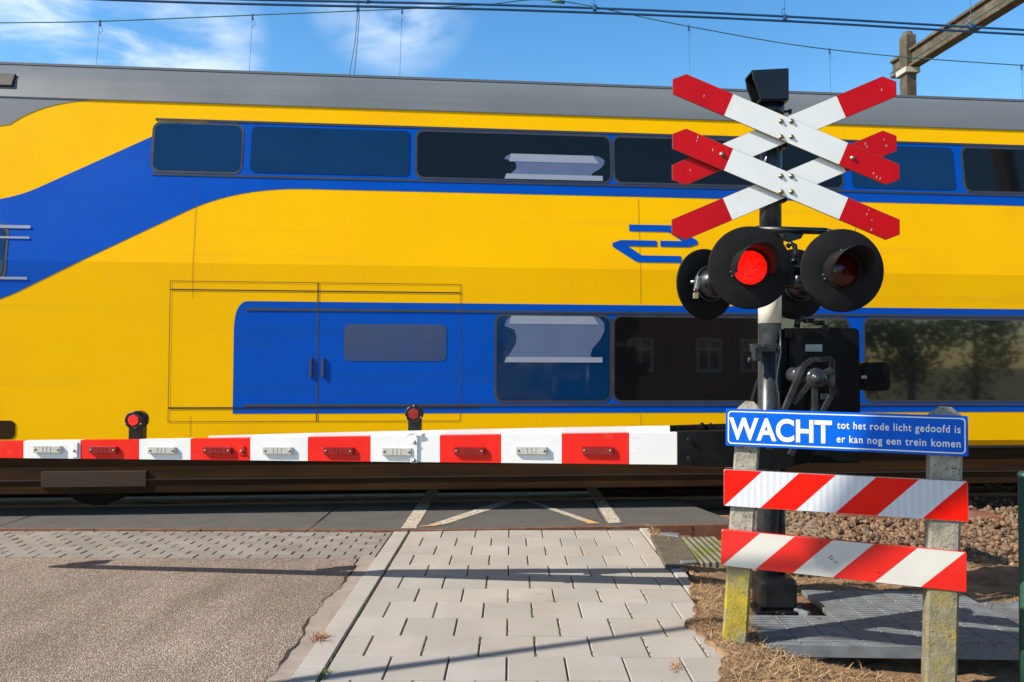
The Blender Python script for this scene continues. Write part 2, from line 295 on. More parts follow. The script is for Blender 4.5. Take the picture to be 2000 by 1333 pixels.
def asphalt():
    m = bpy.data.materials.new('worn_aggregate_asphalt'); m.use_nodes = True
    nt = m.node_tree; N = nt.nodes; L = nt.links; b = N['Principled BSDF']; b.inputs['Roughness'].default_value = 0.9
    tc = N.new('ShaderNodeTexCoord')
    vo = N.new('ShaderNodeTexVoronoi'); vo.inputs['Scale'].default_value = 140; L.new(tc.outputs['Object'], vo.inputs['Vector'])
    sx = N.new('ShaderNodeSeparateColor'); L.new(vo.outputs['Color'], sx.inputs[0])
    cr = N.new('ShaderNodeValToRGB'); L.new(sx.outputs[0], cr.inputs[0])
    e = cr.color_ramp.elements; e[0].position = 0; e[0].color = (0.15, 0.122, 0.098, 1); e[1].position = 1; e[1].color = (0.54, 0.48, 0.42, 1)
    for p, c in ((0.3, (0.215, 0.17, 0.138)), (0.55, (0.305, 0.247, 0.2)), (0.72, (0.31, 0.235, 0.165)), (0.84, (0.31, 0.275, 0.245))):
        k = e.new(p); k.color = (*c, 1)
    dm = N.new('ShaderNodeMapRange'); dm.inputs[1].default_value = 0.35; dm.inputs[2].default_value = 0.75; dm.inputs[3].default_value = 1.0; dm.inputs[4].default_value = 0.45
    L.new(vo.outputs['Distance'], dm.inputs[0])
    n2 = N.new('ShaderNodeTexNoise'); n2.inputs['Scale'].default_value = 0.9; n2.inputs['Detail'].default_value = 6; L.new(tc.outputs['Object'], n2.inputs['Vector'])
    big = N.new('ShaderNodeMapRange'); big.inputs[1].default_value = 0.3; big.inputs[2].default_value = 0.7; big.inputs[3].default_value = 0.8; big.inputs[4].default_value = 1.2
    L.new(n2.outputs[0], big.inputs[0])
    mp = N.new('ShaderNodeMapping'); mp.inputs['Scale'].default_value = (2.6, 0.55, 1); L.new(tc.outputs['Object'], mp.inputs[0])
    n3 = N.new('ShaderNodeTexNoise'); n3.inputs['Scale'].default_value = 1.6; n3.inputs['Detail'].default_value = 8; n3.inputs['Roughness'].default_value = 0.7; L.new(mp.outputs[0], n3.inputs['Vector'])
    wr = N.new('ShaderNodeMapRange'); wr.inputs[1].default_value = 0.42; wr.inputs[2].default_value = 0.66; wr.inputs[3].default_value = 1.06; wr.inputs[4].default_value = 0.8; L.new(n3.outputs[0], wr.inputs[0])
    m0 = N.new('ShaderNodeMath'); m0.operation = 'MULTIPLY'; L.new(big.outputs[0], m0.inputs[0]); L.new(wr.outputs[0], m0.inputs[1])
    mu = N.new('ShaderNodeMath'); mu.operation = 'MULTIPLY'; L.new(dm.outputs[0], mu.inputs[0]); L.new(m0.outputs[0], mu.inputs[1])
    mx = N.new('ShaderNodeMix'); mx.data_type = 'RGBA'; mx.blend_type = 'MULTIPLY'; mx.inputs[0].default_value = 1
    cc = N.new('ShaderNodeCombineColor'); [L.new(mu.outputs[0], cc.inputs[i]) for i in range(3)]
    tn = N.new('ShaderNodeMix'); tn.data_type = 'RGBA'; tn.blend_type = 'MULTIPLY'; tn.inputs[0].default_value = 1; L.new(cr.outputs[0], tn.inputs[6]); tn.inputs[7].default_value = (1.14, 1.1, 1.08, 1)
    L.new(tn.outputs[2], mx.inputs[6]); L.new(cc.outputs[0], mx.inputs[7]); L.new(mx.outputs[2], b.inputs['Base Color'])
    bp = N.new('ShaderNodeBump'); bp.inputs['Strength'].default_value = 0.9; bp.inputs['Distance'].default_value = 0.006; bp.invert = True
    L.new(vo.outputs['Distance'], bp.inputs['Height']); L.new(bp.outputs[0], b.inputs['Normal'])
    return m
M['asphalt'] = asphalt()
def add_grooves(m, stretch, strength=0.6, axis='X', scale=40):    # ribbed surface
    nt = m.node_tree; N = nt.nodes; L = nt.links; b = N['Principled BSDF']
    tc = N.new('ShaderNodeTexCoord'); w = N.new('ShaderNodeTexWave'); w.bands_direction = axis; w.inputs['Scale'].default_value = scale
    L.new(tc.outputs['Object'], w.inputs['Vector'])
    bp = N.new('ShaderNodeBump'); bp.inputs['Strength'].default_value = strength; bp.inputs['Distance'].default_value = stretch
    L.new(w.outputs['Fac'], bp.inputs['Height'])
    if b.inputs['Normal'].links: L.new(b.inputs['Normal'].links[0].from_socket, bp.inputs['Normal'])
    L.new(bp.outputs[0], b.inputs['Normal'])
add_grooves(M['grate'], 0.012, 0.8, 'Y', 8)
add_grooves(M['ribbed'], 0.012, 0.9, 'X', 6)
add_grooves(M['film_white'], 0.003, 0.35, 'X', 10)

def tones(o, per_face):
    me = o.data; ca = me.color_attributes.new('tone', 'FLOAT_COLOR', 'CORNER')
    for p in me.polygons:
        c = per_face(p)
        for li in p.loop_indices: ca.data[li].color = (*c, 1)

# ------------------------------------------------------------------ ground and roads
mb = MB(); mb.quad([(-400, -400, -0.55), (400, -400, -0.55), (400, 900, -0.55), (-400, 900, -0.55)])
tag(mb.build('ground', M['field']), 'flat land around the railway crossing', 'ground', kind='structure')
PX0, PX1 = -0.92, 1.18                    # footpath between kerbs
def front(x):                             # front edge of the crossing deck
    return 6.78 if x < -0.94 else 6.78 + 0.1 * (x + 0.94)
def tile_mesh(rows, bond, gapx, gapy, bounds, z, bev=0.004, jitter=0.0015):
    mb = MB(); x0, x1 = bounds; ids = []
    for k, (ya, yb, off, w) in enumerate(rows):
        x = x0 - w + (off % w) if off else x0
        while x < x1 - 0.01:
            a, c = max(x, x0) + gapx / 2, min(x + w, x1) - gapx / 2; x += w
            if c - a < 0.02: continue
            ya2, yb2 = ya, yb
            dz = random.uniform(-jitter, jitter)
            mb.box(((a + c) / 2, (ya2 + yb2) / 2, z - 0.03 + dz), (c - a, yb2 - ya2 - gapy, 0.06), bev=bev, seg=1)
    return mb
rows = []; y = 3.634 - 0.2935 * 26; k = 0
while y < 6.86:
    rows.append((y, min(y + 0.2935, 6.9), 0.15 if k % 2 else 0.0, 0.30)); y += 0.2935; k += 1
path = tile_mesh(rows, True, 0.0085, 0.0065, (PX0, PX1), 0.0, 0.004).build('footpath', M['paver'])
def block_tones(o, lo, hi, warm=0.03):
    d = {}
    def f(p):
        i = p.index // 26 if False else (round(p.center.x, 1), round(p.center.y, 1))
        return d.setdefault(i, None) or (1, 1, 1)
    me = o.data; ca = me.color_attributes.new('tone', 'FLOAT_COLOR', 'CORNER')
    # every block is a separate island of 8*? verts: walk islands
    bm = bmesh.new(); bm.from_mesh(me); bm.faces.ensure_lookup_table(); seen = set(); col = {}
    for f0 in bm.faces:
        if f0.index in seen: continue
        v = random.uniform(lo, hi); w = random.uniform(-warm, warm); st = [f0]; seen.add(f0.index)
        while st:
            f1 = st.pop(); col[f1.index] = (v * (1 + w), v, v * (1 - w))
            for e in f1.edges:
                for f2 in e.link_faces:
                    if f2.index not in seen: seen.add(f2.index); st.append(f2)
    bm.free()
    for p in me.polygons:
        for li in p.loop_indices: ca.data[li].color = (*col[p.index], 1)
block_tones(path, 0.91, 1.06, 0.018)
tag(path, 'pale grey concrete slab footpath leading to the crossing', 'footpath', kind='structure')
mb = MB(); mb.quad([(-1.07, -4, -0.012), (1.19, -4, -0.012), (1.19, 6.98, -0.012), (-1.07, 6.77, -0.012)])
tag(mb.build('path_bed', M['joint']), kind='structure')
mb = MB()
for i in range(12):                       # left kerb stones, 1 m each
    a, b_ = 6.77 - i, 6.77 - i - 0.994
    if b_ < -4.5: break
    mb.box((-0.998, (a + b_) / 2, -0.045), (0.132, a - b_, 0.1), bev=0.006, seg=1)
k = mb.build('kerb', M['kerb']); block_tones(k, 0.95, 1.05, 0.02); tag(k, 'long narrow concrete kerb between road and footpath', 'kerb', kind='structure')
mb = MB()
for i in range(2):
    a, b_ = 6.95 - i, 6.95 - i - 0.994
    mb.box((1.235, (a + b_) / 2, -0.046), (0.09, a - b_, 0.1), bev=0.006, seg=1)
k = mb.build('kerb', M['kerb']); block_tones(k, 0.95, 1.05, 0.02); tag(k, 'concrete kerb along the verge side of the footpath', 'kerb', kind='structure')
# road with its brick strip
mb = MB(); g = 40
pts = [(-14 + 12.935 * i / 90, y) for i in range(0)]
mb.quad([(-30, -8, -0.004), (-1.066, -8, -0.004), (-1.066, 5.86, -0.004), (-30, 5.86, -0.004)])
tag(mb.build('road', M['asphalt']), 'worn brownish asphalt road with exposed stones', 'road', kind='structure')
rows = []; y = 5.865; k = 0
while y < 6.75:
    rows.append((y, min(y + 0.107, 6.765), 0.105 if k % 2 else 0, 0.21)); y += 0.107; k += 1
bs = tile_mesh(rows, True, 0.012, 0.004, (-9, -1.07), 0.0, 0.003, 0.002).build('brick_road_strip', M['brick'])
block_tones(bs, 0.85, 1.1, 0.03); tag(bs, 'strip of grey brown bricks across the road before the rails', 'road', kind='structure')
mb = MB(); mb.quad([(-30, 5.86, -0.016), (-1.07, 5.86, -0.016), (-1.07, 6.77, -0.016), (-30, 6.77, -0.016)]); tag(mb.build('road_bed', M['joint']), kind='structure')
# the mended strip along the kerb and the crack beside it
M['mend'] = mat('mortar_mend', (0.3, 0.255, 0.22), 0.95, var=0.2, vscale=7, bump=0.6, bscale=120, speck=((0.2, 0.17, 0.15), 60, 0.58, 0.7))
def wob(y, s=1.0): return 0.03 * math.sin(y * 5.1 * s) + 0.018 * math.sin(y * 13.7 + 1) + 0.010 * math.sin(y * 37 + 2)
crack = []
y = 2.5
while y < 5.9:
    xk = -1.175 - 0.012 * math.sin(y * 1.7) + 0.55 * wob(y)
    crack.append((xk, y)); y += 0.03
mb = MB()
vs = [(mb.bm.verts.new((x + 0.006, y, 0.0)), mb.bm.verts.new((-1.062, y, 0.0))) for x, y in crack]
for a, b_ in zip(vs, vs[1:]): mb.bm.faces.new((a[0], a[1], b_[1], b_[0]))
tag(mb.build('road_edge', M['mend']), 'pale crumbling mortar strip along the kerb', 'road', kind='structure')
mb = MB()
vs = []
for x, y in crack:
    w = max(0.0, 0.0075 * (0.45 + 0.9 * math.sin(y * 4.3 + 0.7) * math.sin(y * 9.1)) ) + 0.0016
    vs.append((mb.bm.verts.new((x - w, y, 0.003)), mb.bm.verts.new((x + w, y, 0.003))))
for a, b_ in zip(vs, vs[1:]): mb.bm.faces.new((a[0], a[1], b_[1], b_[0]))
tag(mb.build('road_crack', mat('crack_dark', (0.03, 0.025, 0.02), 1)), kind='structure')

# ---- crossing deck of panels with rusty steel edges
TH = math.atan(0.088)                     # the railway runs a little away to the right
TX = Vector((math.cos(TH), math.sin(TH), 0)); TY = Vector((-math.sin(TH), math.cos(TH), 0))
T0 = Vector((0, 7.66, 0))                 # foot of the near train side
def trk(x, y, z): return T0 + TX * x + TY * y + Vector((0, 0, z))
xe = 2.12                                 # right end of the deck
mb = MB(); seams = [-22, -18.4, -14.8, -11.4, -8.3, -4.75, -1.85, 0.9, xe]
for a, b_ in zip(seams, seams[1:]):
    g = 0.012
    sk = 0.0
    pa, pb = a + g / 2, b_ - g / 2
    xr = pb + (0.35 if b_ == xe else 0.0)
    lo = [(pa, front(pa) + 0.035), (pb, front(pb) + 0.035)]
    up = [(xr - 0.0, trk(xr, 0.55, 0).y), (pa, trk(pa, 0.55, 0).y)]
    poly = lo + [(pb, up[0][1])] + [up[1]]
    if b_ == xe: poly = [lo[0], (pb + 0.1, front(pb) + 0.05), (pb - 0.22, up[0][1] - 0.15), (pb - 0.35, up[0][1]), up[1]]
    mb.prism([(x, y) for x, y in poly], Matrix.Translation((0, 0, -0.15)), 0.154, bev=0.004)
tag(mb.build('crossing_deck', M['panel']), 'dark grey panels between footpath and rails', 'road', kind='structure')
mb = MB()
for a, b_ in zip(seams, seams[1:]):      # steel edge strip, broken into lengths
    n = 3
    for i in range(n):
        x0, x1 = a + (b_ - a) * i / n + 0.008, a + (b_ - a) * (i + 1) / n - 0.008
        if b_ == xe and i == n - 1: x1 += 0.09
        mb.prism([(x0, front(x0) - 0.005), (x1, front(x1) - 0.005), (x1, front(x1) + 0.033), (x0, front(x0) + 0.033)], Matrix.Translation((0, 0, -0.15)), 0.162)
for s in seams[4:-1]:
    mb.prism([(s - 0.005, front(s) + 0.04), (s + 0.005, front(s) + 0.04), (s + 0.005 - 0.03, 8.0), (s - 0.005 - 0.03, 8.0)], Matrix.Translation((0, 0, -0.1)), 0.1015)
tag(mb.build('deck_edge', M['rust']), 'rusty steel edge strip of the crossing deck', 'edge strip', kind='structure')
mb = MB()                                  # rougher concrete side of the deck on the verge
mb.prism([(1.29, 7.005), (2.12, 7.088), (2.12, 7.12), (1.29, 7.035)], Matrix.Translation((0, 0, -0.3)), 0.255); tag(mb.build('deck_footing', M['slab']), kind='structure')
def mark(pts, m=M['mark'], z=0.008, name='road_marking', lab=None):
    b = MB(); t = bmesh.new(); vs = [t.verts.new((p.x, p.y, 0)) for p in pts]; t.faces.new(vs); b.merge(t)
    o = b.build(name, m); o.location.z = z; return tag(o, lab, 'road marking', 'worn white markings on the crossing deck', 'structure')
G = lambda a, b_: ground(a, b_)
mark([G(783, 1034), G(812, 1034), G(860, 955), G(838, 955)], lab='broad white line on the crossing deck, left end')
mark([G(1188, 1024), G(1214, 1022), G(1163, 950), G(1142, 950)], lab='broad white line on the crossing deck, right end')
mark([G(838, 1027), G(865, 1027), G(1005, 982), G(1000, 973)], lab='thin slanting line rising from the left')
mark([G(1150, 1024), G(1172, 1024), G(1030, 977), G(1018, 977)], lab='thin slanting line falling to the right')
mark([G(815, 1031), G(848, 1030), G(872, 1025), G(852, 1026)], M['mark_orange'], 0.011, lab='orange rust stained patch at the marking end')
mark([G(1148, 1025), G(1172, 1025), G(1150, 1018), G(1135, 1018)], M['mark_orange'], 0.011, lab='orange rust stained patch at the right marking end')

# ---- verge on the right: a height field
def vz(x, y):
    e = max(0.0, min(1.0, (x - 1.15) / 0.9)); e = e * e * (3 - 2 * e)
    f = max(0.0, min(1.0, (5.1 - y) / 1.0))
    z = 0.02 - e * (0.055 + 0.13 * f) - 0.03 * max(0, x - 3)
    z -= 0.085 * min(1, max(0, (y - 6.35) / 0.4)) * min(1, max(0, (x - 1.3) / 0.15))
    z += 0.012 * math.sin(x * 7.3 + y * 3.1) * math.sin(y * 6.1 - x * 2.2) * min(1, max(0, (x - 1.2) * 3)) + 0.006 * math.sin(x * 23 + 1.3) * math.sin(y * 19 + 0.5)
    return z
def path_edge(y):                          # where the soil laps over the slabs
    b = 1.07 if y < 4.4 else (1.07 + 0.20 * min(1, (y - 4.4) / 0.8))
    return b + 0.03 * math.sin(y * 8.3) + 0.018 * math.sin(y * 21 + 1) + (-0.06 * math.exp(-((y - 3.55) / 0.12) ** 2)) + 0.015 * math.sin(y * 47)
mb = MB(); nx, ny = 110, 190; grid = []
for j in range(ny + 1):
    yy = -4 + 4.0 * (j / 30) if j < 30 + 27 else None
    row = []
    t = j / ny; yy = 1.2 + 5.85 * t
    for i in range(nx + 1):
        u = i / nx; xx = path_edge(yy) + (u ** 2.2) * 9
        z = vz(xx, yy) + (0.010 if i > 0 else 0.0) * random.uniform(-1, 1) * (1 if u < 0.6 else 0.5)
        z = max(z, -0.5)
        if i == 0: z = 0.001
        elif i < 4: z = max(z, 0.004)
        row.append(mb.bm.verts.new((xx, yy, z)))
    grid.append(row)
for j in range(ny):
    for i in range(nx):
        f = mb.bm.faces.new((grid[j][i], grid[j][i + 1], grid[j + 1][i + 1], grid[j + 1][i])); f.smooth = True
tag(mb.build('verge', M['dirt']), 'bare dry soil verge with straw beside the footpath', 'verge', kind='structure')
mb = MB(); mb.quad([(1.06, -8, 0.0), (12, -8, -0.45), (12, 1.25, -0.45), (1.06, 1.25, 0.0)]); tag(mb.build('verge', M['dirt']), 'bare soil verge beside the footpath', 'verge', kind='structure')
mb = MB(); mb.quad([(1.2, 7.0, -0.16), (30, 7.0, -0.25), (30, 22, -0.25), (1.2, 22, -0.16)]); mb.quad([(-30, 9, -0.2), (1.2, 9, -0.2), (1.2, 22, -0.2), (-30, 22, -0.2)])
tag(mb.build('track_bed', M['dirt']), kind='structure')

def scatter_blades(n, name, m, area, length, width, flat=0.35, seed=1, tone=(0.6, 1.25), dens=None):
    rnd = random.Random(seed); vs = []; fs = []; tn = []
    while len(fs) < n:
        x, y = area(rnd)
        if dens and rnd.random() > dens(x, y): continue
        z = vz(x, y) + 0.004
        L = length * rnd.uniform(0.4, 1.3); a = rnd.uniform(0, 2 * math.pi); el = abs(rnd.gauss(0, flat))
        d = Vector((math.cos(a) * math.cos(el), math.sin(a) * math.cos(el), math.sin(el))); sd = Vector((-math.sin(a), math.cos(a), 0)) * width * rnd.uniform(0.6, 1.2)
        p = Vector((x, y, z)); q = p + d * L * 0.55; r = p + d * L + Vector((rnd.uniform(-.3, .3) * L, rnd.uniform(-.3, .3) * L, -0.1 * L))
        i = len(vs); vs += [p - sd, p + sd, q + sd * 0.8, q - sd * 0.8, r]
        fs += [(i, i + 1, i + 2, i + 3), (i + 3, i + 2, i + 4)]
        t = rnd.uniform(*tone); w = rnd.uniform(-0.1, 0.1); tn += [(t * (1 + w), t, t * (1 - w))] * 2
    me = bpy.data.meshes.new(name); me.from_pydata([tuple(v) for v in vs], [], fs); me.materials.append(m)
    o = bpy.data.objects.new(name, me); COL.objects.link(o); tones(o, lambda p: tn[p.index]); return o
def front_area(r):
    while True:
        y = 2.9 + 4.0 * r.random() ** 1.4; x = path_edge(y) + 0.02 + abs(r.gauss(0, 0.9))
        if 1.40 < x < 3.05 and 4.08 < y < 5.1: continue
        if x < 5.5 and not (1.28 < x < 1.85 and 5.25 < y < 6.35): return x, y
tag(scatter_blades(30000, 'dry_grass', M['straw'], front_area, 0.095, 0.0015, 0.26, 3, (0.35, 1.5), dens=lambda x, y: 0.35 + 0.65 * (0.5 + 0.5 * math.sin(x * 5 + 1.7) * math.sin(y * 4.3))), 'matted straw-coloured dead grass on the verge', 'dry grass', kind='stuff')
tag(scatter_blades(2200, 'dead_leaves', M['leaf'], front_area, 0.03, 0.006, 0.25, 5, (0.35, 1.6)), 'brown leaf litter scattered over the verge soil', 'leaf litter', kind='stuff')
def right_area(r):
    while True:
        y = r.uniform(3.0, 5.6); x = r.uniform(2.3, 4.2)
        if x < 3.05 and 4.08 < y < 5.1: continue
        return x, y
gg = scatter_blades(1500, 'green_grass', M['moss'], right_area, 0.09, 0.002, 0.9, 9, (0.6, 1.3), dens=lambda x, y: 0.25 if x < 2.6 else 0.6)
tag(gg, 'sparse green grass blades by the platform and green post', 'grass', kind='stuff')
# moss along the slab joints
rnd = random.Random(12); mb = MB(); y = 3.634 - 0.2935 * 2; k = 0
for rr in range(12):
    for cc in range(8):
        x = PX0 + 0.30 * cc + (0.15 if rr % 2 else 0.0)
        if x < PX0 + 0.05 or x > PX1 or rnd.random() < 0.62: continue
        y0 = y + 0.2935 * rr
        for _ in range(rnd.randint(3, 11)):
            yy = y0 + 0.28 * rnd.random() ** 1.6; s = rnd.uniform(0.003, 0.0075)
            mb.box((x + rnd.uniform(-0.003, 0.003), yy, -0.004 + s * 0.5), (s, s * 2.2, s * 0.9), Matrix.Rotation(rnd.uniform(0, 3), 3, 'Z'))
for _ in range(60):
    yy = 2.9 + 3.7 * rnd.random(); s = rnd.uniform(0.003, 0.008); mb.box((-0.927 + rnd.uniform(-0.003, 0.003), yy, -0.004 + s * 0.5), (s, s * 2.5, s))
tag(mb.build('joint_moss', M['moss']), 'tiny green moss tufts in the slab joints', 'moss', kind='stuff')
def weed(px, py, label, m, n, L, seed):
    p = ground(px, py); t = thing('weed', p, label, 'weed'); rnd = random.Random(seed); mb = MB()
    for _ in range(n):
        a = rnd.uniform(0, 6.28); el = rnd.uniform(0.25, 1.3); l = L * rnd.uniform(0.4, 1.1)
        d = Vector((math.cos(a) * math.cos(el), math.sin(a) * math.cos(el), math.sin(el))); sd = Vector((-math.sin(a), math.cos(a), 0)) * 0.0022
        o = p + Vector((rnd.uniform(-.03, .03), rnd.uniform(-.05, .05), -0.004)); q = o + d * l * 0.6; e = o + d * l - Vector((0, 0, l * 0.15))
        mb.quad([o - sd, o + sd, q + sd, q - sd]); f = mb.bm.faces.new([mb.bm.verts.new(v) for v in (q - sd, q + sd, e)])
    mb.build('leaf', m, t, recalc=False)
M['weed_dead'] = mat('withered_weed', (0.34, 0.15, 0.05), 0.9, var=0.3, vscale=30)
weed(626, 1250, 'withered orange brown weed beside the road kerb', M['weed_dead'], 70, 0.075, 1)
weed(1318, 1306, 'small dry weed at the ragged edge of the slabs', M['weed_dead'], 25, 0.05, 3)
weed(631, 1322, 'small green weed growing in the kerb joint', M['moss'], 40, 0.05, 2)

# ballast: broken stones
def ballast():
    rnd = random.Random(4); vs = []; fs = []; tn = []
    t = bmesh.new(); bmesh.ops.create_icosphere(t, subdivisions=1, radius=1); t.verts.ensure_lookup_table()
    base = [v.co.copy() for v in t.verts]; bf = [[v.index for v in f.verts] for f in t.faces]; t.free()
    def stone(x, y, z, r):
        q = Matrix.Rotation(rnd.uniform(0, 6.3), 3, Vector((rnd.random(), rnd.random(), rnd.random() + .1)).normalized())
        sc = Vector((rnd.uniform(.7, 1.3), rnd.uniform(.6, 1.1), rnd.uniform(.5, .9))) * r; i = len(vs)
        jit = [rnd.uniform(0.72, 1.18) for _ in base]
        for b_, j in zip(base, jit):
            c = q @ Vector((b_.x * sc.x * j, b_.y * sc.y * j, b_.z * sc.z * j)); vs.append((x + c.x, y + c.y, z + c.z))
        v = rnd.uniform(0.55, 1.35); w = rnd.uniform(-0.12, 0.12); 
        for f in bf: fs.append([i + k for k in f]); tn.append((v * (1 + w), v, v * (1 - w)))
    def hz(x, y): # crest towards the rails
        return -0.10 + 0.10 * min(1, max(0, (y - 5.75) / 0.9))
    n = 0
    while n < 6500:
        x = 2.05 + (rnd.random() ** 1.5) * 8.5; y = rnd.uniform(5.55, 7.75) + 0.06 * (x - 2)
        if x < 2.75 and y < 6.15 + rnd.uniform(-.1, .1): continue
        if x < 2.45 and y > 7.0: continue
        if y < 5.72 and rnd.random() < 0.7: continue
        stone(x, y, hz(x, y) + rnd.uniform(-0.012, 0.016), rnd.uniform(0.017, 0.036)); n += 1
    for _ in range(260):                    # strays on the verge
        x = rnd.uniform(1.25, 2.4); y = rnd.uniform(5.2, 6.95); stone(x, y, vz(x, y) + 0.004, rnd.uniform(0.005, 0.014))
    for _ in range(60):
        x = rnd.uniform(1.2, 3); y = rnd.uniform(3.1, 4.1); stone(x, y, vz(x, y) + 0.003, rnd.uniform(0.004, 0.01))
    n = 0
    while n < 1500:                         # around the track beyond
        x = rnd.uniform(2.6, 12); y = rnd.uniform(7.6, 11) + 0.09 * x; stone(x, y, -0.04, rnd.uniform(0.02, 0.04)); n += 1
    me = bpy.data.meshes.new('ballast'); me.from_pydata(vs, [], fs); me.materials.append(M['stone'])
    o = bpy.data.objects.new('ballast', me); COL.objects.link(o); tones(o, lambda p: tn[p.index])
    tag(o, 'brown broken ballast stones along the track', 'ballast', kind='stuff')
ballast()
mb = MB(); mb.prism([(2.2, 5.6), (14, 6.2), (14, 9.5), (2.2, 8.3)], Matrix.Translation((0, 0, -0.3)), 0.205); tag(mb.build('ballast_bed', M['dirt']), kind='structure')

# rails
for yo, lab in ((0.68, 'near running rail under the train'), (2.18, 'far running rail under the train')):
    mb = MB(); rp = [(-.075, -.17), (.075, -.17), (.075, -.16), (.01, -.14), (.01, -.05), (.036, -.035), (.036, 0.0), (-.036, 0.0), (-.036, -.035), (-.01, -.05), (-.01, -.14), (-.075, -.16)]
    m = frame(trk(-30, yo, 0.012), TY, (0, 0, 1)); mb.prism(rp, m, 62)
    tag(mb.build('rail', mat('rail_steel', (0.12, 0.08, 0.06), 0.5, 0.6)), lab, 'rail', kind='structure')

# duct lids and slabs beside the footpath
def slab(name, pts, z0, t, m, label, cat):
    mb = MB(); mb.prism([(p.x, p.y) for p in pts], Matrix.Translation((0, 0, z0)), t, bev=0.006)
    o = mb.build(name, m); return tag(o, label, cat)
slab('duct_lid', [G(1300, 1113), G(1366, 1108), G(1328, 1050), G(1270, 1052)], -0.05, 0.082, M['lid'], 'flat dark brown duct lid beside the footpath edge', 'duct lid')
slab('duct_lid', [G(1370, 1108), G(1445, 1106), G(1398, 1056), G(1331, 1057)], -0.05, 0.084, M['ribbed'], 'mossy ribbed lid between the dark lid and the post', 'duct lid')
slab('kerb_block', [G(1289, 1052), G(1326, 1057), G(1328, 1050), G(1292, 1048)], 0.026, 0.014, M['grate'], 'small pale metal strip lying at the far end of the dark lid', 'metal strip')
slab('kerb_block', [G(1330, 1110), G(1362, 1109), G(1360, 1104), G(1328, 1105)], 0.03, 0.01, M['grate'], 'small pale metal strip lying at the near end of the dark lid', 'metal strip')
slab('concrete_slab', [G(1505, 1046), G(1622, 1048), G(1590, 1016), G(1512, 1016)], -0.08, 0.09, M['slab'], 'sandy concrete slab at the foot of the ballast', 'slab')
slab('sleeper_end', [G(1640, 1010), G(1740, 1016), G(1700, 1002), G(1640, 1000)], -0.05, 0.09, M['rust'], 'dark rusty plate on top of the ballast', 'plate')
slab('sleeper_end', [G(1880, 1013), G(1960, 1018), G(1930, 1005), G(1880, 1003)], -0.05, 0.09, M['rust'], 'dark brown sleeper end showing right of the barricade', 'sleeper')
slab('step_plate', [G(1868, 1190), G(1999, 1188), G(2040, 1108), G(1868, 1108)], -0.12, 0.06, M['grate'], 'dark metal plate behind the platform near the green post', 'metal plate')

# ------------------------------------------------------------------ metal platform
pl = thing('metal_platform', (2.2, 4.6, 0), 'low galvanised metal plank platform around the signal post foot', 'platform')
x0, x1, y0, y1 = 1.43, 3.02, 4.10, 5.1
rot = Matrix.Rotation(R(-1.5), 3, 'Z'); pc = Vector((2.2, 4.6, 0))
n = 9; w = (x1 - x0) / n
for i in range(n):
    mb = MB(); xa = x0 + w * i; yb = y1 if i > 2 else 4.58
    c = pc + rot @ (Vector((xa + w / 2, (y0 + yb) / 2, -0.02)) - pc)
    mb.box(c, (w - 0.007, yb - y0, 0.03), rot, 0.003)
    mb.build('plank', M['grate'], pl)
mb = MB(); mb.box(pc + rot @ Vector(((x0 + x1) / 2 - 2.2, y0 - 0.012 - 4.6, -0.033)), (x1 - x0 + 0.01, 0.018, 0.066), rot, 0.002); mb.build('edge_angle', M['grate'], pl)
mb = MB(); mb.box(pc + rot @ Vector((x0 - 0.012 - 2.2, (y0 + 4.58) / 2 - 4.6, -0.033)), (0.016, 0.49, 0.06), rot, 0.002); mb.build('edge_angle', M['grate'], pl)
for xx, yy in ((2.92, 4.14), (2.92, 5.0), (1.5, 4.16)):
    mb = MB(); mb.tube([(xx, yy, -0.05), (xx, yy, -0.4)], 0.03); mb.build('leg', M['grate'], pl)
mb = MB(); mb.box((1.78, 4.66, -0.01), (0.03, 0.17, 0.05), Matrix.Rotation(0.5, 3, 'Z'), 0.003); mb.build('bracket', M['grate'], pl)
mb = MB(); rnd = random.Random(3)
for _ in range(70):
    p = Vector((rnd.uniform(1.5, 2.9), rnd.uniform(4.12, 5), -0.003)); mb.box(p, (rnd.uniform(.005, .022), rnd.uniform(.004, .012), 0.004), Matrix.Rotation(rnd.uniform(0, 3), 3, 'Z'))
lt = mb.build('dead_leaves', M['leaf']); block_tones(lt, 0.4, 1.3, 0.1)
tag(lt, 'bits of leaf litter lying on the metal platform', 'leaf litter', kind='stuff')

# ------------------------------------------------------------------ the train
tr = thing('train', T0, 'yellow and blue double-deck passenger train passing the crossing', 'train', rz=TH)
def zlean(z): return 0.115 * max(0.0, z - 2.52)
def tpt(px, py):                          # a point of the near side seen there -> (x along train, z)
    p = onplane(px, py, T0, TY); lx = (p - T0).dot(TX); z = p.z
    if z > 2.52:
        nrm = (TY * 1.0 + Vector((0, 0, -0.115))); p = onplane(px, py, T0 + Vector((0, 0, 2.52)), nrm); lx = (p - T0).dot(TX); z = p.z
    return lx, z
zz = lambda py, px=1000: tpt(px, py)[1]
xx_ = lambda px, py: tpt(px, py)[0]
ZR = zz(222); ZUT = zz(253); ZUB = zz(379); ZLT = zz(594); ZLB = zz(807); ZB = zz(877)
prof = [(0.05, ZB), (0.0, ZB + 0.06), (0.0, 2.52), (zlean(ZR), ZR)]
roofp = [(zlean(ZR), ZR), (0.27, ZR + 0.22), (0.42, ZR + 0.39), (0.66, ZR + 0.505), (1.0, ZR + 0.585), (1.4, ZR + 0.61)]
full = prof + roofp[1:]
def mirror(p): return p + [(2.8 - y, z) for y, z in p[::-1][1:]] if abs(p[-1][0] - 1.4) < 1e-6 else p
